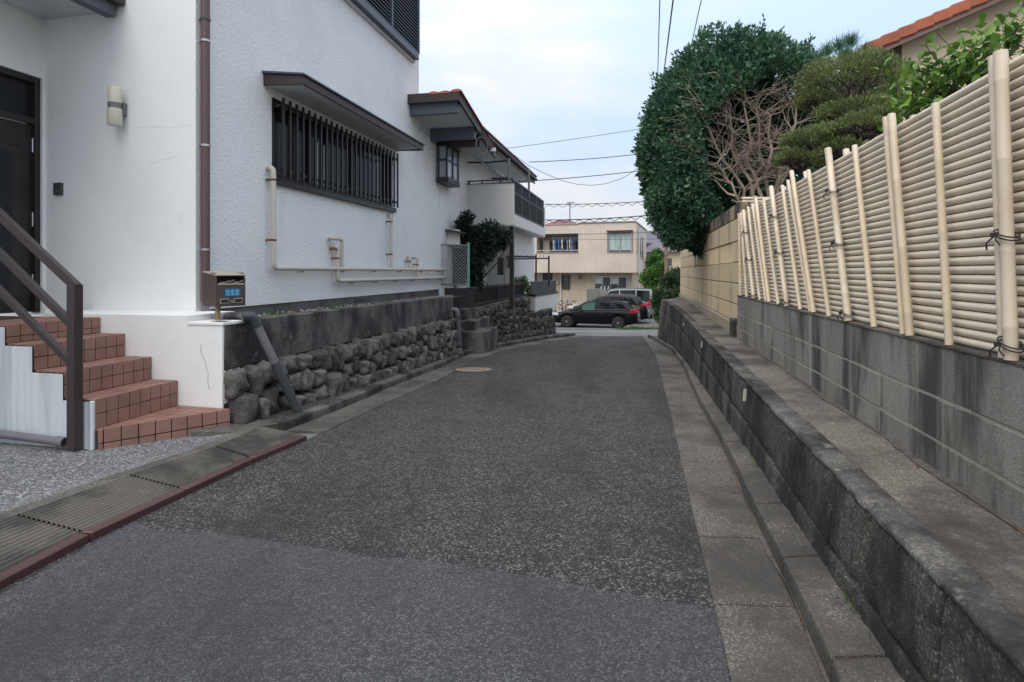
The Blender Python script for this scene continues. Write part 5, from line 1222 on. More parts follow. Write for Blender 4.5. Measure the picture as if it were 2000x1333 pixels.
for i, (x, ci, lab) in enumerate(((1174, 1, 'white shirt hung by the ground-floor window, leftmost'), (1181, 4, 'white cloth hung by the ground-floor window, second from left'), (1188, 7, 'cream garment hung by the ground-floor window'), (1197, 5, 'black garment hung by the ground-floor window'), (1206, 9, 'brown garment hung by the ground-floor window'), (1214, 0, 'black garment hung by the ground-floor window, rightmost'))):
    garment(lab, x, 560, .9, .45, .6, cm[ci], 'laundry by the ground-floor window')
# grey screen in front of the ground floor
sc_ = thing('screen_panel', 'grey panel screen in front of the ground-floor window', 'screen', tuple(at(1165, 588, 39.3)))
for k in range(3):
    a_, b_ = at(1146 + 13 * k, 588, 39.4 - .3 * k), at(1158.5 + 13 * k, 565, 39.4 - .3 * k)
    MB().box((a_.x, a_.y, a_.z), (b_.x, b_.y + .06, b_.z)).build('panel', mat('grey_sheet%d' % k, (.20 + .05 * (k > 1), .20 + .04 * (k > 1), .185 + .04 * (k > 1)), .7, [(2, (.14, .14, .13, .7), .45, .7, None)]), sc_)
    MB().box((a_.x, a_.y - .02, gz(39)), (a_.x + .05, a_.y + .04, a_.z)).build('leg', m_metalgr, sc_)

# houses behind
hb = thing('red_roof_house', 'house with a dark red hipped roof just showing behind the apartment building', 'house', (3, 60, gz(60)))
a_ = at(1096, 428.5, 58)
base = [at(1055, 441, 54), at(1135, 440, 54), at(1145, 440, 64), at(1065, 440, 64)]
m = MB(); m.add([*base, a_], [(0, 1, 4), (1, 2, 4), (2, 3, 4), (3, 0, 4), (3, 2, 1, 0)]); m.build('roof', m_roofred, hb)
m = MB(); m.box((base[0].x + .5, 54.5, gz(60)), (base[1].x - .5, 63, base[0].z - .01)); m.build('wall', m_h3wall, hb)
def far_house(name, lab, x0, x1, ytop, yeave, Y, dep, wm, rm, wins):
    h = thing(name, lab, 'house', tuple(at((x0 + x1) / 2, 600, Y)))
    a, b = at(x0, yeave, Y), at(x1, yeave, Y); zt = at(x0, ytop, Y).z
    MB().box((a.x, Y, gz(Y) - .2), (b.x, Y + dep, a.z)).build('wall', wm, h)
    m = MB(); o = .5; c = (a.x + b.x) / 2
    m.add([(a.x - o, Y - o, a.z), (b.x + o, Y - o, a.z), (b.x + o, Y + dep + o, a.z), (a.x - o, Y + dep + o, a.z), (c - .8, Y + dep / 2, zt), (c + .8, Y + dep / 2, zt)], [(0, 1, 5, 4), (1, 2, 5), (2, 3, 4, 5), (3, 0, 4), (3, 2, 1, 0)]); m.build('roof', rm, h)
    for (wx0, wx1, wy0, wy1) in wins:
        p, q = at(wx0, wy1, Y), at(wx1, wy0, Y); w = MB().box((p.x, Y - .03, p.z), (q.x, Y + .02, q.z)).build('window', m_glass, h)
        MB().box((p.x - .08, Y - .06, p.z - .1), (q.x + .08, Y - .031, p.z - .01)).build('sill', m_alu, w)
    return h
far_house('grey_roof_house', 'white house with a grey-purple tiled roof behind the apartment building’s right side', 1262, 1304, 445, 476, 55, 8, m_white, m_roofgr, [(1263, 1280, 483, 515), (1288, 1298, 490, 510)])
far_house('beige_house', 'beige house between the grey-roofed house and the round tree', 1284, 1345, 470, 492, 50, 7, m_h3wall, m_roofgr, [(1300, 1312, 505, 520)])
far_house('far_left_house', 'pale house far off behind the balcony house', 930, 1010, 470, 500, 62, 8, m_white, m_roofgr, [(960, 975, 510, 530)])

# ================================================================ house on the right behind the garden
h3 = thing('tile_roof_house', 'cream house with an orange tiled roof behind the garden trees', 'house', (9, 11, 0))
GF = Fr(*at(1692, 92, 11).xy, T)   # o runs right along the gable, s runs back
tip = at(1692, 92, 11); slp = (at(1900, 0, 10.6).z - tip.z) / 1.77
def gzr(o): return tip.z + slp * o
m = MB()
def gslab(m, s0, s1, o0, o1, d0, d1): return m.hexa([GF.p(s, o, gzr(o) + d) for d in (d0, d1) for s, o in ((s0, o1), (s1, o1), (s1, o0), (s0, o0))])
gslab(m, .05, 7, .05, 5, -.14, -.08); r3 = m.build('roof', m_h3wood, h3)
m = MB(); gslab(m, 0, .05, 0, 5, -.24, -.06); m.build('barge_board', m_h3wood, r3)
m = MB(); gslab(m, -.02, 7, -.02, 5, -.079, -.04); m.build('tile_bed', m_roof, r3)
m = MB(); m.fbox(GF, .0, 7, -.05, -.001, tip.z - .26, tip.z - .05); m.build('eave_fascia', m_h3wood, r3)
m = MB(); m.tube([GF.p(-.05, -.09, tip.z - .12), GF.p(7, -.09, tip.z - .12)], .06, 10); m.build('gutter', m_mailtop, r3)
o = -.04
while o < 3.4:
    m = MB(); m.hexa([GF.p(s_, o_, gzr(o_) + d + k_) for d in (-.16, .05) for s_, o_, k_ in ((-.05, o, .03), (.16, o, .03), (.16, o + .31, -.0), (-.05, o + .31, -.0))]); m.build('verge_tile', m_roof, r3, bevel=.02)
    for k in range(1, 5): inst('roof_tile', tile_me, r3, GF.mat(.06 + .27 * k, o + .15, gzr(o + .15) - .01) @ Matrix.Rotation(math.pi / 2, 4, 'Z') @ Matrix.Rotation(math.atan(slp), 4, 'Y') @ S3(.98, 1.1, .9))
    o += .29
m = MB(); m.prism([GF.p(.36, .75, E - .6), GF.p(.36, 5, E - .6), GF.p(.36, 5, gzr(5) - .15), GF.p(.36, .75, gzr(.75) - .15)], GF.d * 6); m.build('wall', m_h3wall, h3)
m = MB(); m.fbox(GF, .345, .358, .75, 5, E + 3.86, E + 3.90); m.build('band', m_h3wood, h3)
w3 = MB().fbox(GF, .33, .358, .95, 2.4, E + 1.5, E + 3.05).build('window', m_dglass, h3)
m = MB()
for a, b, c, d in ((.88, .95, 1.43, 3.12), (2.4, 2.47, 1.43, 3.12), (.95, 2.4, 1.43, 1.5), (.95, 2.4, 3.05, 3.12)): m.fbox(GF, .30, .356, a, b, E + c, E + d)
m.build('frame', m_alu, w3)
# ================================================================ parked vehicles
m_black = mat('black_car_paint', (.003, .003, .006), .30, spec=.16, coat=.06)
m_navy = mat('dark_car_paint', (.004, .005, .008), .3, spec=.2, coat=.08)
m_vanp = mat('grey_green_car_paint', (.13, .16, .155), .3, coat=.5)
m_tyre = mat('tyre_rubber', (.012, .012, .012), .85)
m_rim = mat('alloy_rim', (.11, .11, .115), .35, metal=.8)
m_cglass = mat('car_glass', (.008, .012, .013), .05, spec=.9)
m_cglass2 = mat('car_glass_green', (.05, .12, .10), .06, spec=.9)
m_chrome = mat('chrome', (.75, .76, .78), .15, metal=1)
m_red = mat('tail_lamp', (.42, .012, .03), .2)
m_hl = mat('head_lamp', (.62, .66, .66), .12)
m_plateW = mat('number_plate', (.62, .64, .60), .5)
def interp(tb, x):
    if x <= tb[0][0]: return tb[0][1]
    for (a, va), (b, vb) in zip(tb, tb[1:]):
        if x <= b: return va + (vb - va) * (x - a) / (b - a)
    return tb[-1][1]
def car(name, lab, loc, heading, Lc, Wc, belt, roof, wheels, wr, paint, glass_, gh, lamps, extra=None, group=None):
    """belt: top line of the lower body along its length (0 = nose); roof: (x, z) of the glasshouse outline; gh: glasshouse window spans"""
    t = thing(name, lab, 'car', loc, group)
    fwd = Vector((math.cos(heading), math.sin(heading), 0)); lft = Vector((-fwd.y, fwd.x, 0)); O = Vector(loc)
    def P(x, y, z): return O + fwd * (Lc / 2 - x) + lft * y + Vector((0, 0, z))
    m = MB(); rings = []; W2_ = Wc / 2; n = 60
    for i in range(n + 1):
        x = Lc * i / n; e = min(x, Lc - x); wf = 1 - .10 * max(0, 1 - e / .55) ** 2; zt = interp(belt, x); zb_ = .22 + .10 * max(0, 1 - e / .35)
        for w in wheels:
            d = abs(x - w)
            if d < wr + .05: zb_ = max(zb_, math.sqrt((wr + .05) ** 2 - d * d) + wr * .95)
        zb_ = min(zb_, zt - .12); h = W2_ * wf
        sec = [(h * .90, zb_), (h * .985, zb_ + .05), (h, zb_ + (zt - zb_) * .45), (h * .97, zt - .10), (h * .90, zt - .015), (h * .6, zt + .012)]
        rings.append([P(x, y, z) for y, z in sec] + [P(x, -y, z) for y, z in sec[::-1]])
    m.loft(rings); body = m.build('body', paint, t, smooth=R(38))
    # glasshouse
    x0, x1 = roof[0][0], roof[-1][0]; m = MB(); rings = []
    for i in range(25):
        x = x0 + (x1 - x0) * i / 24; z = interp(roof, x); zb_ = interp(belt, x) - .02; z = max(z, zb_ + .01); f = (z - zb_) / (max(r[1] for r in roof) - zb_)
        sec = [(W2_ * .93, zb_), (W2_ * (.93 - .10 * f), z - .09 * f), (W2_ * (.93 - .20 * f), z - .02 * f), (W2_ * .4, z)]
        rings.append([P(x, y, z_) for y, z_ in sec] + [P(x, -y, z_) for y, z_ in sec[::-1]])
    m.loft(rings); m.build('cabin', paint, t, smooth=R(45))
    zr_ = max(r[1] for r in roof)
    for (a, b, c, d, gm) in gh:       # side windows: bottom a-b, top c-d
        for sg in (1, -1):
            def side(x, f):
                z0 = interp(belt, x) + .02; z1 = min(interp(roof, x) - .10, zr_ - .09); z = z0 + (z1 - z0) * f; ff = (z - z0 + .04) / (zr_ - z0)
                return P(x, sg * (W2_ * (.93 - .105 * ff) + .012), z)
            q = [side(a, 0), side(b, 0), side(d, 1), side(c, 1)]; MB().prism(q, lft * (-.02 * sg)).build('side_window', gm, t)
    # front and rear screens
    def screen(xa, xb_, nm, gm):
        za, zb_ = interp(roof, xa), interp(roof, xb_); q = []
        for x, z, w in ((xa, za, .80), (xb_, zb_, .62)):
            q += [P(x, W2_ * w, z), P(x, -W2_ * w, z)] if not q else [P(x, -W2_ * w, z), P(x, W2_ * w, z)]
        nrm = (q[1] - q[0]).cross(q[2] - q[1]).normalized(); nrm = nrm if nrm.z > 0 else -nrm
        MB().prism([p + nrm * .012 for p in q], nrm * -.02).build(nm, gm, t)
    screen(roof[0][0] + .12, roof[1][0] - .06, 'windscreen', glass_); screen(roof[-1][0] - .08, roof[-2][0] + .06, 'rear_window', glass_)
    for w in wheels:
        for sg in (1, -1):
            c = P(w, sg * (W2_ - .115), wr); ax = lft * sg
            MB().tube([c - ax * .10, c + ax * .085, c + ax * .10, c + ax * .10], [wr, wr, wr * .93, wr * .72], 28).build('tyre', m_tyre, t, smooth=R(40))
            rm = MB().tube([c + ax * .101, c + ax * .108, c + ax * .104], [wr * .70, wr * .66, wr * .60], 24).build('rim', m_tyre, t)
            mm = MB()
            for k in range(5):
                a = k * 2 * math.pi / 5 + .3; u = fwd * math.cos(a) + Vector((0, 0, math.sin(a))); mm.bar(c + ax * .112 + u * .03, c + ax * .112 + u * wr * .62, .055, .02, ax)
            mm.tube([c + ax * .106 + (fwd * math.cos(a) + Vector((0, 0, math.sin(a)))) * wr * .64 for a in np.linspace(0, 2 * math.pi, 25)], .016, 6, False); mm.build('spokes', m_rim, rm)
            MB().tube([c + ax * .11, c + ax * .122], .05, 12).build('hub', m_chrome, rm)
            MB().tube([c - ax * .16, c + ax * .02], wr + .045, 24).build('wheel_well', m_tyre, t)
    for sg in (1, -1):
        zl = lamps['hz']; MB().hexa([P(x, sg * y, z) for z in (zl - .07, zl + .05) for x, y in ((.03, W2_ * .62), (.10, W2_ * .93), (.42, W2_ * .985), (.3, W2_ * .7))]).build('headlight', m_hl, t, bevel=.015)
        zl = lamps['tz']; hgt = lamps.get('th', .09); MB().hexa([P(x, sg * y, z) for z in (zl - hgt, zl + hgt) for x, y in ((Lc - .36, W2_ * .985), (Lc - .05, W2_ * .90), (Lc - .02, W2_ * .62), (Lc - .2, W2_ * .6))]).build('taillight', m_red, t, bevel=.02)
        MB().hexa([P(x, sg * y, z) for z in (interp(belt, roof[0][0] + .5) + .03, interp(belt, roof[0][0] + .5) + .15) for x, y in ((roof[0][0] + .50, W2_ * .96), (roof[0][0] + .54, W2_ * 1.13), (roof[0][0] + .66, W2_ * 1.13), (roof[0][0] + .66, W2_ * .96))]).build('mirror', paint, t, bevel=.03)
        MB().bar(P(gh[0][0] + .1, sg * (W2_ * .945), interp(belt, gh[0][0] + .1) + .01), P(gh[-1][1] - .02, sg * (W2_ * .945), interp(belt, gh[-1][1]) + .012), .02, .025).build('chrome_strip', m_chrome, t)
        for xh in (gh[0][1] - .25, gh[1][1] - .25): MB().bar(P(xh, sg * (W2_ * .992), interp(belt, xh) - .14), P(xh + .2, sg * (W2_ * .992), interp(belt, xh) - .135), .02, .03).build('door_handle', paint, t)
        MB().bar(P(roof[1][0] + .3, sg * W2_ * .68, zr_ - .005), P(roof[-2][0] - .1, sg * W2_ * .68, zr_ - .005), .03, .03).build('roof_rail', m_chrome if extra == 'rails' else paint, t)
    MB().fbox(Fr(0, 0, 0), 0, .01, 0, .01, 0, .01) if False else None
    MB().hexa([P(x, y, z) for z in (.62, .74) for x, y in ((Lc - .05, .2), (Lc + .012, .2), (Lc + .012, -.2), (Lc - .05, -.2))]).build('number_plate', m_plateW, t)
    MB().hexa([P(x, y, z) for z in (.30, .46) for x, y in ((Lc - .10, W2_ * .86), (Lc + .04, W2_ * .74), (Lc + .04, -W2_ * .74), (Lc - .10, -W2_ * .86))]).build('rear_bumper', paint, t, bevel=.03)
    MB().hexa([P(x, y, z) for z in (.24, .36) for x, y in ((-.03, W2_ * .7), (.14, W2_ * .88), (.14, -W2_ * .88), (-.03, -W2_ * .7))]).build('front_bumper', paint, t, bevel=.03)
    return t
HD = math.pi - R(18)
cw1 = gp(1161, 639.5)
car('parked_car', 'glossy black estate car parked nearest the cross street', (at(1165, 640, 29.6).x, 29.6 + .3, gz(29.6)), HD, 4.42, 1.74,
    [(0, .60), (.12, .70), (.5, .80), (1.15, .90), (2.2, .93), (4.0, .97), (4.3, .93), (4.42, .80)], [(1.0, .89), (1.85, 1.36), (2.4, 1.43), (3.4, 1.40), (3.85, 1.33), (4.28, .95)], (.86, 3.48), .315, m_black, m_cglass,
    [(1.42, 2.30, 1.86, 2.30, m_cglass2), (2.36, 3.12, 2.36, 3.10, m_cglass), (3.16, 3.92, 3.16, 3.70, m_cglass)], dict(hz=.70, tz=.90), group='parked vehicles')
car('parked_car', 'dark sport-utility car parked behind the black estate', (at(1188, 630, 33.0).x, 33.0, gz(33)), HD, 4.55, 1.84,
    [(0, .70), (.12, .82), (.5, .92), (1.2, 1.02), (2.2, 1.05), (4.1, 1.09), (4.45, 1.02), (4.55, .85)], [(1.05, 1.0), (1.95, 1.52), (2.5, 1.59), (3.4, 1.57), (3.95, 1.50), (4.42, 1.05)], (.90, 3.56), .35, m_navy, m_cglass,
    [(1.55, 2.36, 1.98, 2.36, m_cglass), (2.42, 3.2, 2.42, 3.18, m_cglass), (3.24, 4.0, 3.24, 3.72, m_cglass)], dict(hz=.86, tz=1.03, th=.06), 'rails', group='parked vehicles')
_van = car('parked_van', 'grey-green van with a high flat roof parked behind the dark cars', (at(1218, 620, 36.2).x, 36.2, gz(36)), HD, 3.9, 1.62,
    [(0, .80), (.1, .95), (.5, 1.02), (.9, 1.06), (3.8, 1.08), (3.9, 1.0)], [(.35, 1.05), (1.15, 1.78), (1.6, 1.85), (2.6, 1.86), (3.72, 1.83), (3.86, 1.1)], (.7, 3.1), .30, m_vanp, m_cglass,
    [(.85, 1.75, 1.2, 1.75, m_cglass), (1.82, 2.75, 1.82, 2.75, m_cglass), (2.82, 3.65, 2.82, 3.60, m_cglass)], dict(hz=.90, tz=.95, th=.16), group='parked vehicles')
_van['category'] = 'van'
# wheel stop
ws = thing('wheel_stop', 'small concrete wheel stop beside the black estate car’s rear wheel', 'wheel stop', tuple(gp(1224, 643)))
c = gp(1224, 642.5); MB().box(c - Vector((.14, .3, .02)), c + Vector((.14, .1, .12))).build('block', m_conc, ws, bevel=.03)
# bicycles
def bicycle(lab, px, py, Y, heading, colour, basket):
    O = at(px, py, Y); O.z = gz(Y); t = thing('bicycle', lab, 'bicycle', tuple(O), 'bicycles by the apartment wall')
    f = Vector((math.cos(heading), math.sin(heading), 0)); l = Vector((-f.y, f.x, 0)); U = Vector((0, 0, 1)); r = .33
    fm = mat('bike_' + colour[0], colour[1], .4)
    def Q(x, z, y=0): return O + f * x + U * z + l * y
    for x, nm in ((.55, 'wheel'), (-.52, 'wheel')):
        m = MB(); m.tube([Q(x + r * math.cos(a), r + r * math.sin(a)) for a in np.linspace(0, 2 * math.pi, 29)], .022, 6, False); w = m.build(nm, m_tyre, t)
        for k in range(8): MB().tube([Q(x, r), Q(x + r * math.cos(k * math.pi / 4), r + r * math.sin(k * math.pi / 4))], .005, 4).build('spoke', m_alu, w)
    m = MB()
    for a, b in (((-.52, r), (-.08, .30)), ((-.08, .30), (-.2, .80)), ((-.52, r), (-.18, .72)), ((-.08, .30), (.38, .72)), ((-.16, .62), (.38, .80)), ((.36, .95), (.42, .68)), ((.42, .68), (.55, r))): m.tube([Q(*a), Q(*b)], .02, 6)
    m.build('frame', fm, t); MB().hexa([Q(x, z, y) for z in (.82, .88) for x, y in ((-.34, .09), (-.05, .03), (-.05, -.03), (-.34, -.09))]).build('saddle', m_tyre if basket else m_rust, t, bevel=.02)
    MB().tube([Q(.2, 1.06, .27), Q(.33, 1.0, .2), Q(.37, .97, 0), Q(.33, 1.0, -.2), Q(.2, 1.06, -.27)], .014, 6).build('handlebar', m_alu, t)
    if basket:
        m = MB(); 
        for z in (.72, .84, .96): m.tube([Q(x, z, y) for x, y in ((.45, .15), (.75, .18), (.75, -.18), (.45, -.15), (.45, .15))], .008, 4)
        for x, y in ((.45, .15), (.75, .18), (.75, -.18), (.45, -.15), (.6, .17), (.6, -.17), (.75, 0)): m.tube([Q(x, .7, y), Q(x, .97, y)], .006, 4)
        m.build('basket', m_mesh, t)
    MB().tube([Q(-.5, .70), Q(-.78, .70)], .02, 6).build('carrier', m_alu, t)
    m = MB(); m.tube([Q(-.08, .30, .02), Q(-.08, .30, .05)], .09, 12); m.build('chain_wheel', m_metalgr, t)
bicycle('dark city bicycle with a front basket leaning by the apartment wall', 1101, 606, 40.2, R(40), ('dark', (.05, .06, .08)), True)
bicycle('pale bicycle with a rust-red saddle behind the dark car’s bonnet', 1127, 603, 39.6, R(10), ('pale', (.45, .46, .45)), False)

# ================================================================ plants
def np_mesh(name, V, F, mt):
    me = bpy.data.meshes.new(name); n = len(V); k = F.shape[1]
    me.vertices.add(n); me.vertices.foreach_set('co', V.astype(np.float32).ravel())
    me.loops.add(F.size); me.loops.foreach_set('vertex_index', F.astype(np.int32).ravel())
    me.polygons.add(len(F)); me.polygons.foreach_set('loop_start', np.arange(0, F.size, k, dtype=np.int32))
    me.update(); me.validate(); me.materials.append(mt); return me
def leaves(P, D, size, ratio, rg, fold=.25, up=.35, spread=.9):
    """one folded leaf (two triangles pairs) at each point P, growing roughly along D"""
    n = len(P); d = D + rg.normal(0, spread, (n, 3)); d[:, 2] += up * rg.normal(.3, .6, n); d /= np.linalg.norm(d, axis=1)[:, None] + 1e-9
    u = np.cross(d, rg.normal(0, 1, (n, 3))); u /= np.linalg.norm(u, axis=1)[:, None] + 1e-9; w = np.cross(d, u)
    L = (size * rg.uniform(.65, 1.3, n))[:, None]; B = L * ratio / 2
    a = P; tip = P + d * L; mid = P + d * L * .5; l = mid + u * B + w * B * fold; r = mid - u * B + w * B * fold
    V = np.stack([a, l, tip, r], 1).reshape(-1, 3); k = np.arange(n) * 4
    F = np.concatenate([np.stack([k, k + 1, k + 2], 1), np.stack([k, k + 2, k + 3], 1)]); return V, F
def crown(name, parts, mt, parent):
    V, F, b = [], [], 0
    for v, f in parts: V.append(v); F.append(f + b); b += len(v)
    V = np.concatenate(V) - np.array(ORG[parent.name]); me = np_mesh(name, V, np.concatenate(F), mt); o = bpy.data.objects.new(name, me); link(o, parent); return o
def ell(rg, n, c, r, lo=.75, hi=1.02, low=-1.0):
    d = rg.normal(0, 1, (n * 2, 3)); d /= np.linalg.norm(d, axis=1)[:, None]; d = d[d[:, 2] > low][:n]
    t = rg.uniform(lo, hi, len(d))[:, None]; return np.array(c) + d * np.array(r) * t, d
def branch(m, a, b, r0, r1, rg, k=5, wob=.06):
    P = []; a, b = Vector(a), Vector(b); L = (b - a).length
    for i in range(k + 1): t = i / k; P.append(a.lerp(b, t) + Vector(rg.normal(0, wob * L * math.sin(math.pi * t) + 1e-6, 3)))
    m.tube(P, [r0 + (r1 - r0) * i / k for i in range(k + 1)], 6, False); return P
lm_big = leafmat('glossy_dark_leaf', (.026, .075, .052), (.092, .20, .098), (.20, .34, .13), .5, 2.4)
lm_maki = leafmat('olive_needle', (.075, .115, .042), (.23, .27, .095), (.40, .38, .15), .6, 3)
lm_pine = leafmat('pine_needle', (.035, .10, .06), (.09, .21, .11), None, .6)
lm_broad = leafmat('broad_green_leaf', (.06, .14, .025), (.17, .31, .05), (.24, .38, .07), .45)
lm_bush = leafmat('dark_bush_leaf', (.010, .028, .020), (.035, .062, .045), (.06, .09, .06), .5)
lm_far = leafmat('fresh_green_leaf', (.03, .09, .018), (.10, .21, .04), (.15, .26, .06), .55)
lm_farc = leafmat('dark_conifer_leaf', (.012, .035, .016), (.05, .09, .03), None, .6)
# ---- big clipped evergreen over the cream wall, hollow on the side where the twigs show
tc0 = Vector((5.0, 12.6, E - .5))
bt = thing('evergreen_tree', 'large dome-clipped evergreen tree overhanging the cream wall, bare twigs showing on one side', 'tree', tuple(tc0))
rg = np.random.default_rng(3)
C0 = np.array([at(1432, 300, 12.6).x, 12.6, at(1432, 285, 12.6).z]); RA = np.array([1.86, 2.1, 2.34])
P, D = ell(rg, 62000, C0, RA, .78, 1.03, -.98)
P += .12 * np.stack([np.sin(P[:, 1] * 3.1 + P[:, 2] * 2), np.sin(P[:, 2] * 3.3 + P[:, 0] * 2), np.sin(P[:, 0] * 3.7 + P[:, 1] * 2)], 1)
P += D * (.075 * np.sin(P[:, 0] * 8.5 + 1) * np.sin(P[:, 2] * 7.7) + .05 * np.sin(P[:, 1] * 13) * np.sin(P[:, 2] * 12 + 2))[:, None]
hol = np.array([.06, -.97, -.26]); hol /= np.linalg.norm(hol)         # the open side: towards the fence and the lane
dd = D @ hol; edge = .735 + .06 * np.sin(D[:, 2] * 7 + D[:, 0] * 5)
keep = (dd < edge) & ~((P[:, 2] < E + .62) & (P[:, 0] > 4.4) & (P[:, 1] < 12.4))
P, D = P[keep], D[keep]
parts = [leaves(P, D, .105, .46, rg, spread=.75)]
ix = rg.choice(len(P), 420, replace=False)          # young sprigs standing proud of the clipped surface
sp_ = np.repeat(P[ix], 16, 0); sd = np.repeat(D[ix] + np.array([0, 0, .55]), 16, 0); tt = np.tile(np.linspace(0, 1, 16), len(ix))[:, None]
parts.append(leaves(sp_ + sd * tt * np.repeat(rg.uniform(.06, .24, len(ix)), 16)[:, None] + rg.normal(0, .02, sp_.shape), sd, .10, .42, rg, spread=.7))
P2, D2 = ell(rg, 36000, C0 + np.array([-.1, .5, -.1]), RA * np.array([.96, .8, .96]), .72, 1.0); k2 = (P2[:, 1] > C0[1] + .3); parts.append(leaves(P2[k2], D2[k2], .19, .6, rg))
# skirt and the low rounded clump in front of the wall
for cx_, cy_, Y_, r_, n_ in ((1322, 452, 12.3, (.36, .45, .40), 4200), (1305, 400, 12.6, (.5, .6, .75), 5200), (1352, 408, 12.4, (.55, .5, .55), 4500)):
    c = at(cx_, cy_, Y_); P3, D3 = ell(rg, n_, tuple(c), r_, .45, 1.0); parts.append(leaves(P3, D3, .085, .46, rg))
crown('crown', parts, lm_big, bt)
m = MB(); base = at(1475, 385, 11.6); base.z = E - .5; tw = MB()
rb_ = np.random.default_rng(8)
for (bx, by, ex, ey, r) in ((1485, 378, 1478, 215, .05), (1470, 378, 1425, 225, .048), (1462, 380, 1385, 250, .042), (1495, 378, 1505, 225, .045), (1500, 380, 1555, 210, .045), (1478, 378, 1452, 200, .045), (1515, 378, 1545, 250, .035), (1455, 380, 1400, 320, .032)):
    a = at(bx, by + 40, 11.7); e = at(ex, ey, 11.25); pp = branch(m, a, e, r, .018, rb_, 6, .05)
    for q in pp[2:]:
        for _ in range(3):
            ang_ = rb_.uniform(-1.4, 1.4); L = rb_.uniform(.35, .95); e2 = q + Vector((math.sin(ang_) * L, rb_.uniform(-.35, .25), abs(math.cos(ang_)) * L * .9)); p2 = branch(tw, q, e2, .010, .004, rb_, 4, .07)
            for q2 in p2[2:]:
                for _ in range(2):
                    a2 = ang_ + rb_.uniform(-.9, .9); L2_ = rb_.uniform(.15, .5); branch(tw, q2, q2 + Vector((math.sin(a2) * L2_, rb_.uniform(-.2, .12), math.cos(a2) * L2_ * .8)), .0042, .002, rb_, 3, .08)
m.build('trunk', m_twig, bt, smooth=R(60)); tw.build('twigs', m_twig, bt)
low = MB(); branch(low, at(1445, 395, 11.2), at(1395, 352, 10.9), .03, .01, rb_, 6, .05); branch(low, at(1452, 398, 11.2), at(1428, 392, 10.9), .025, .008, rb_, 5, .05); low.build('low_branch', m_twig, bt, smooth=R(60))

# ---- cloud-pruned trees
def pruned(lab, trunk, pads, seed, mt, base):
    rg = np.random.default_rng(seed); t = thing('pruned_tree', lab, 'tree', tuple(base), 'cloud-pruned garden trees'); parts = []; m = MB(); tw = MB()
    branch(m, base, trunk, .09, .05, rg, 6, .05)
    for (x, y, Y, rx, rz, n) in pads:
        c = at(x, y, Y); r = np.array([rx, rx * .85, rz])
        P, D = ell(rg, n, tuple(c), r, .72, 1.05, -.25); P[:, 2] += .035 * np.sin(P[:, 0] * 9) + .03 * np.sin(P[:, 1] * 11 + P[:, 0] * 5)
        D2_ = D.copy(); D2_[:, 2] += .8; parts.append(leaves(P, D2_, .062, .20, rg, spread=.55))
        hub = c - Vector((0, 0, rz * .75)); branch(m, trunk.lerp(base, rg.uniform(0, .5)), hub, .045, .025, rg, 5, .08)
        for _ in range(26):
            a = rg.uniform(0, 6.28); q = rg.uniform(.4, .92); e = c + Vector((math.cos(a) * rx * q, math.sin(a) * rx * .85 * q, rz * .45 * (1 - q * .6))); pp = branch(tw, hub, e, .016, .006, rg, 4, .10)
            for _ in range(2): branch(tw, pp[3], pp[3] + Vector((rg.normal(0, .14), rg.normal(0, .14), rg.uniform(.0, .14))), .007, .003, rg, 3, .1)
    crown('crown', parts, mt, t); m.build('trunk', m_darkbark, t, smooth=R(60)); tw.build('twigs', m_darkbark, t)
    return t
tb_ = at(1680, 400, 8.4); tb_.z = E - .5
pruned('tall cloud-pruned evergreen with a broad domed top pad behind the bamboo fence', at(1668, 185, 8.4), [(1668, 165, 8.4, .76, .40, 8500), (1680, 222, 8.2, .60, .20, 3200), (1600, 205, 8.6, .35, .18, 1500)], 5, lm_maki, tb_)
tb2 = at(1600, 420, 7.9); tb2.z = E - .5
pruned('lower cloud-pruned evergreen with layered pads just above the bamboo fence', at(1610, 300, 7.9), [(1590, 280, 7.9, .42, .21, 3200), (1680, 258, 7.5, .42, .17, 3000), (1560, 318, 7.8, .30, .16, 1700), (1640, 300, 7.6, .34, .14, 1700), (1735, 225, 7.4, .30, .15, 1500)], 6, lm_maki, tb2)
# ---- pine showing above
pn = thing('pine_tree', 'young pine with long needle tufts showing above the cloud-pruned tree', 'tree', tuple(at(1640, 400, 10)))
rg = np.random.default_rng(12); V = []; m = MB(); b_ = at(1640, 380, 10); b_.z = E - .5; branch(m, b_, at(1640, 110, 10), .07, .03, rg, 6, .04); parts = []
for (x, y, k) in ((1640, 95, 300), (1662, 88, 300), (1615, 108, 260), (1690, 108, 260), (1650, 115, 300), (1600, 118, 200), (1675, 120, 260), (1705, 125, 200)):
    c = at(x, y + 8, 10 + rg.uniform(-.3, .3)); branch(m, at(1640, 160, 10), c, .02, .008, rg, 4, .06)
    P = np.array(c) + rg.normal(0, .03, (k, 3)); P[:, 2] += rg.uniform(0, .12, k); D = rg.normal(0, .7, (k, 3)); D[:, 2] = abs(D[:, 2]) + .55; parts.append(leaves(P, D, .20, .035, rg, spread=.15))
crown('crown', parts, lm_pine, pn); m.build('trunk', m_darkbark, pn)
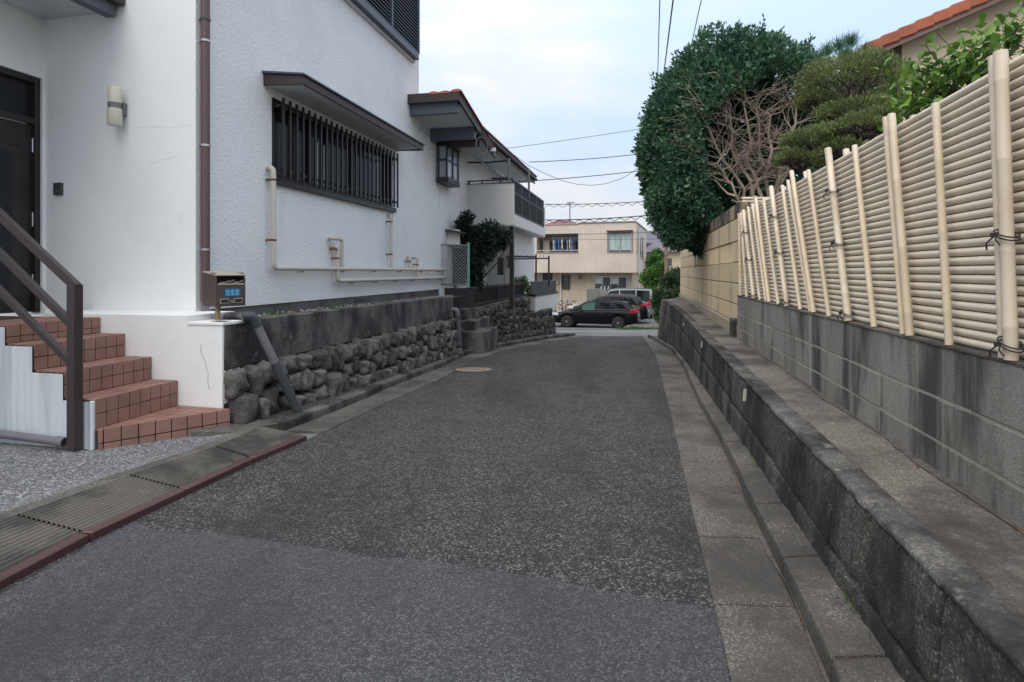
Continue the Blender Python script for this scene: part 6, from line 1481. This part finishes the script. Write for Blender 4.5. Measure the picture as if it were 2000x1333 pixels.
# ---- broad-leaved shrub above the fence at the right: each leaf a piece
br = thing('broadleaf_shrub', 'broad-leaved shrub with big pale green leaves above the near end of the bamboo fence', 'shrub', tuple(at(1900, 400, 4.6)))
lm = MB(); nL = 9; pts = []
prof_ = [(0, .02), (.12, .30), (.3, .46), (.5, .50), (.7, .40), (.88, .18), (1, 0)]
for x, w in prof_: pts.append((x, w))
vs = []
for x, w in prof_: z = -.34 * x * x; vs += [Vector((x, -w * .60, z + .30 * w + .03 * math.sin(x * 11))), Vector((x, 0, z - .03 * math.sin(x * 9))), Vector((x, w * .60, z + .26 * w + .03 * math.cos(x * 10)))]
lm.add(vs, [(i * 3 + a, i * 3 + a + 1, (i + 1) * 3 + a + 1, (i + 1) * 3 + a) for i in range(len(prof_) - 1) for a in (0, 1)])
lf_me = lm.mesh('leaf', smooth=3.2); lf_me.materials.append(lm_broad); 
m_br2 = leafmat('broad_green_leaf_single', (.075, .16, .03), (.20, .34, .06), None, .45)
t_ = m_br2.node_tree; oi_ = t_.nodes.new('ShaderNodeObjectInfo')
for nd in list(t_.nodes):
    if nd.type == 'MATH' and nd.inputs[1].default_value == .55 or (nd.type == 'MATH' and abs(nd.inputs[1].default_value - .55) < 1e-4): t_.links.new(oi_.outputs['Random'], nd.inputs[0])
lf_me.materials[0] = m_br2
rg = np.random.default_rng(21); m = MB(); root = at(1905, 420, 4.7); root.z = E - .5
clumps = [(1992, 50, 4.5, .12, 24), (1940, 92, 4.7, .14, 28), (1885, 118, 4.8, .13, 30), (1840, 135, 5.0, .11, 24), (1800, 170, 5.0, .13, 28), (1850, 165, 4.8, .17, 30), (1785, 205, 5.0, .13, 22), (1820, 195, 4.9, .15, 26), (1900, 150, 4.6, .12, 16), (1965, 110, 4.4, .12, 14), (1760, 185, 5.1, .10, 14), (1870, 205, 4.7, .10, 12)]
hubs = []
for (x, y, Y, r, n) in clumps:
    c = at(x, y, Y); j = at(1900 + rg.uniform(-30, 30), 200, 4.8); branch(m, root, j, .035, .022, rg, 4, .04); pp = branch(m, j, c, .02, .007, rg, 5, .07)
    for k in range(n):
        p = c + Vector(rg.normal(0, r, 3)); d = Vector(rg.normal(0, 1, 3)); d.z = d.z * .4 - .25; d.normalize(); up_ = Vector((rg.normal(0, .35), rg.normal(-.25, .35), 1)).normalized()
        y_ = up_.cross(d).normalized(); z_ = d.cross(y_); L = rg.uniform(.07, .12)
        Mx = Matrix((( d.x, y_.x, z_.x, p.x), (d.y, y_.y, z_.y, p.y), (d.z, y_.z, z_.z, p.z), (0, 0, 0, 1))) @ S3(L, L, L); inst('leaf', lf_me, br, Mx)
        if k % 3 == 0: m.tube([p, pp[-2].lerp(p, .3)], .003, 4, False)
m.build('stem', m_darkbark, br)
parts = []
for (x, y, Y, r, n) in clumps:
    P = np.array(at(x, y + 6, Y + .12)) + rg.normal(0, r * .85, (n * 3, 3)); parts.append(leaves(P, rg.normal(0, 1, P.shape) + np.array([0, 0, -.5]), .08, .58, rg, spread=.4))
tag(crown('small_leaves', parts, lm_broad, br), kind='stuff')
# ---- dark bush in front of the second house
bs = thing('dark_bush', 'dark leggy evergreen bush in front of the balcony house', 'bush', tuple(at(935, 560, 15.6)))
rg = np.random.default_rng(31); parts = []; m = MB(); bb = at(932, 585, 15.6)
for (x, y, Y, r, n) in ((925, 470, 15.5, .40, 2600), (905, 440, 15.4, .22, 900), (915, 500, 15.5, .32, 1700), (955, 462, 15.5, .42, 2400), (975, 470, 15.5, .26, 1100), (940, 495, 15.5, .36, 1700), (925, 530, 15.5, .26, 1000), (912, 425, 15.4, .16, 300), (990, 462, 15.4, .14, 260), (930, 555, 15.6, .18, 420)):
    c = at(x, y, Y); P, D = ell(rg, n, tuple(c), (r, r * .8, r), .3, 1.0); parts.append(leaves(P, D, .12, .30, rg)); branch(m, bb, c, .03, .01, rg, 5, .06)
crown('foliage', parts, lm_bush, bs); m.build('stem', m_darkbark, bs)
# ---- plants on the terrace and in the planter
pp_ = thing('planter_plant', 'small bright green plants growing in the white planter box', 'plant', tuple(at(1030, 580, 18.9)))
parts = []
for (x, y, r, n) in ((1030, 562, .16, 240), (1024, 553, .12, 160), (1036, 570, .14, 180), (1010, 552, .16, 260), (1023, 548, .13, 160)):
    c = at(x, y, 18.8); P, D = ell(rg, n, tuple(c), (r, r, r * 1.1), .2, 1.0); parts.append(leaves(P, D, .09, .3, rg))
crown('foliage', parts, lm_far, pp_)
m = MB()
for x in (1030, 1024, 1010): m.tube([at(x, 585, 18.8), at(x, 556, 18.8)], .012, 5)
m.build('stem', m_darkbark, pp_)
# ---- green shrubs beyond, at the right of the cars
for lab, blobs, mt, sz in (('fresh green bush beside the apartment building’s side wall', ((1278, 515, 37, .55, 1500), (1270, 545, 36.5, .6, 1500), (1290, 530, 36, .55, 1300), (1285, 500, 37.5, .4, 800), (1273, 580, 36, .6, 1300)), lm_far, .20),
                           ('dark conifer hedge bush between the cars and the retaining wall', ((1310, 555, 30, .55, 2200), (1295, 590, 29.5, .6, 2200), (1318, 585, 29, .55, 1800), (1300, 615, 29, .55, 1600), (1322, 540, 30.5, .4, 1200)), lm_farc, .17)):
    t = thing('green_bush', lab, 'bush', tuple(at(blobs[0][0], 630, blobs[0][2]))); parts = []; m = MB()
    for (x, y, Y, r, n) in blobs:
        c = at(x, y, Y); P, D = ell(rg, n, tuple(c), (r, r, r * 1.1), .35, 1.0); parts.append(leaves(P, D, sz, .42, rg)); g_ = Vector((c.x, c.y, gz(Y))); branch(m, g_, c, .06, .02, rg, 4, .05)
    crown('foliage', parts, mt, t); m.build('stem', m_darkbark, t)
# weeds: edge of the parking ground, planter, foot of the kerb
def weeds(name, lab, pts, sz, mt, n, sp):
    parts = []
    for p in pts:
        P = np.array(p) + rg.normal(0, 1, (n, 3)) * np.array([sp, sp * .6, 0]); P[:, 2] = p[2]; D = rg.normal(0, .5, (n, 3)); D[:, 2] = 1.2; parts.append(leaves(P, D, sz, .16, rg, spread=.2))
    o = thing('tmp', 'x', 'x'); oo = crown(name, parts, mt, o); oo.parent = None; ORG[oo.name] = Vector((0, 0, 0)); bpy.data.objects.remove(o); tag(oo, lab, 'weeds', kind='stuff'); return oo
weeds('grass', 'low weeds along the edge of the parking ground', [gp(x, 645.5) for x in np.linspace(1215, 1290, 18)], .13, lm_far, 60, .25)
weeds('grass', 'small weeds growing in the soil above the round-stone wall', [SL.p(s, -.24, ztop(s) - .04) for s in (1.0, 1.15, 1.25, 1.32, 1.5, 2.6, 4.4, 4.5)], .07, lm_far, 22, .05)
lm_dry = leafmat('dry_leaf', (.16, .06, .03), (.30, .14, .06), None, .8)
weeds('leaf_litter', 'dry brown leaves gathered along the top of the round-stone wall', [SL.p(s, -.23, ztop(s) - .03) for s in (1.2, 1.3, 1.4, 1.5, 1.6)], .05, lm_dry, 16, .05)

lit = []
for k in range(46): Y = rg.uniform(1.4, 15); lit.append(Vector((poly_at(R_kerb, Y) - abs(rg.normal(0, .06)) - .01, Y, gz(Y) + .014)))
for k in range(30): Y = rg.uniform(1.2, 15); lit.append(Vector((poly_at(R_base, Y) - abs(rg.normal(0, .04)), Y, gz(Y) + KH + .014)))
for k in range(22): Y = rg.uniform(1.5, 10); lit.append(Vector((xb(Y) - abs(rg.normal(0, .10)) - .02, Y, ztw(Y) + .012)))
for k in range(30): Y = rg.uniform(6, 17); lit.append(Vector((poly_at(L_kerb, Y) + abs(rg.normal(0, .08)) + .02, Y, gz(Y) + .016)))
weeds('leaf_litter', 'small dry leaves scattered along the gutters and ledge', lit, .035, lm_dry, 1, .01)
lit = []
for k in range(40): Y = rg.uniform(6, 17); lit.append(Vector((poly_at(L_kerb, Y) - .17 - abs(rg.normal(0, .05)), Y, gz(Y) + KH - .005)))
for k in range(26): Y = rg.choice([2.3, 3.6, 4.4, 5.2, 6.3, 7.7]) + rg.normal(0, .1); lit.append(Vector((poly_at(R_base, Y) + .0, Y, gz(Y) + KH + .005)))
weeds('grass', 'tiny weeds growing at the foot of the walls along the lane', lit, .04, lm_far, 5, .015)

# ================================================================ wires, poles, antenna
def wire(lab, pts, r=.012, sag=0, tw=False):
    o_ = thing('power_line', lab, 'cable', tuple(pts[0]), 'overhead cables'); P = []
    a, b = pts[0], pts[-1]
    if len(pts) == 2:
        for i in range(41): t = i / 40; P.append(a.lerp(b, t) - Vector((0, 0, 4 * sag * t * (1 - t))))
    else: P = pts
    MB().tube(P, r, 6).build('cable', m_wire, o_)
    if tw:
        Q = []
        for i in range(161): t = i / 160; Q.append(a.lerp(b, t) - Vector((0, 0, 4 * sag * t * (1 - t) + .11 + .07 * math.sin(t * 85))))
        MB().tube(Q, r * .7, 5).build('lashing', m_wire, o_)
    return o_
PT = at(1286, 420, 52)
def up_wire(x0, y0, Y0, x1, y1, Y1): a, b = at(x0, y0, Y0), at(x1, y1, Y1); return [a, b + (b - a) * .6]
wire('leftmost of the three cables climbing overhead above the lane', up_wire(1283, 205, 22, 1289, -10, 11), .011)
wire('thick middle one of the three cables climbing overhead above the lane', up_wire(1290, 195, 22, 1316, -10, 11), .016)
wire('rightmost of the three cables climbing overhead, above the round tree', up_wire(1340, 135, 22, 1372, -10, 13), .012)
wire('topmost thin cable crossing from the white house to the round tree', [at(985, 291, 19), at(1290, 246, 21)], .008, .02)
wire('second cable crossing from the balcony house post towards the round tree', [at(1033, 317, 19), at(1290, 296, 21)], .012, .06)
wire('straight cable crossing just below the balcony house eave towards the tree', [at(1000, 356, 19), at(1290, 329, 21)], .013, .05)
wire('slack cable hanging in a deep curve between the eave and the tree', [at(x, y, 19.5) for x, y in ((975, 282), (1000, 300), (1033, 324), (1066, 340), (1100, 354), (1130, 361), (1155, 362.5), (1185, 359), (1215, 349), (1240, 334), (1258, 306))], .008)
wire('upper lashed cable over the apartment roof', [at(1040, 399, 36), at(1300, 391, 34)], .022, .1, True)
wire('lower lashed cable over the apartment roof', [at(1040, 430, 36), at(1310, 417, 34)], .03, .12, True)
wire('cable crossing in front of the apartment’s upper windows', [at(1050, 458, 34), at(1300, 453, 33)], .014, .05)
wire('thin lowest cable crossing in front of the apartment building', [at(1050, 467, 34), at(1300, 467, 33)], .010, .03)
pole = thing('utility_pole', 'distant utility pole with a cross-arm behind the grey-roofed house', 'utility pole', tuple(at(1285, 600, 58)))
MB().tube([at(1285, 590, 58), at(1285, 423, 58)], [.17, .12], 10).build('pole', m_metalgr, pole)
MB().bar(at(1264, 434, 58), at(1290, 434, 58), .12, .12).build('cross_arm', m_metalgr, pole)
for x in (1265, 1272, 1279): MB().tube([at(x, 434, 58), at(x, 431, 58)], .08, 8).build('insulator', m_white, pole)
MB().tube([at(1277, 470, 58), at(1277, 410, 58)], .06, 8).build('mast', m_metalgr, pole)
p2 = thing('utility_pole', 'brown pole standing below the round tree’s clipped clump', 'utility pole', tuple(at(1301, 600, 34)))
MB().tube([at(1301, 600, 34), at(1301, 440, 34)], [.11, .09], 10).build('pole', m_h3wood, p2); MB().tube([at(1301, 500, 34), at(1301, 498, 34)], .12, 10).build('band', m_metalgr, p2)
an = thing('tv_antenna', 'thin television antenna on a mast above the apartment roof', 'antenna', tuple(at(1113, 440, 44)))
MB().tube([at(1113, 445, 44), at(1113, 395, 44)], .04, 8).build('mast', m_metalgr, an); MB().bar(at(1107, 397, 44), at(1122, 396, 44), .06, .06).build('boom', m_metalgr, an)
for x in (1108, 1111, 1115, 1118, 1121): MB().bar(at(x, 397, 43.5), at(x + .3, 396, 44.5), .04, .04).build('element', m_metalgr, an)
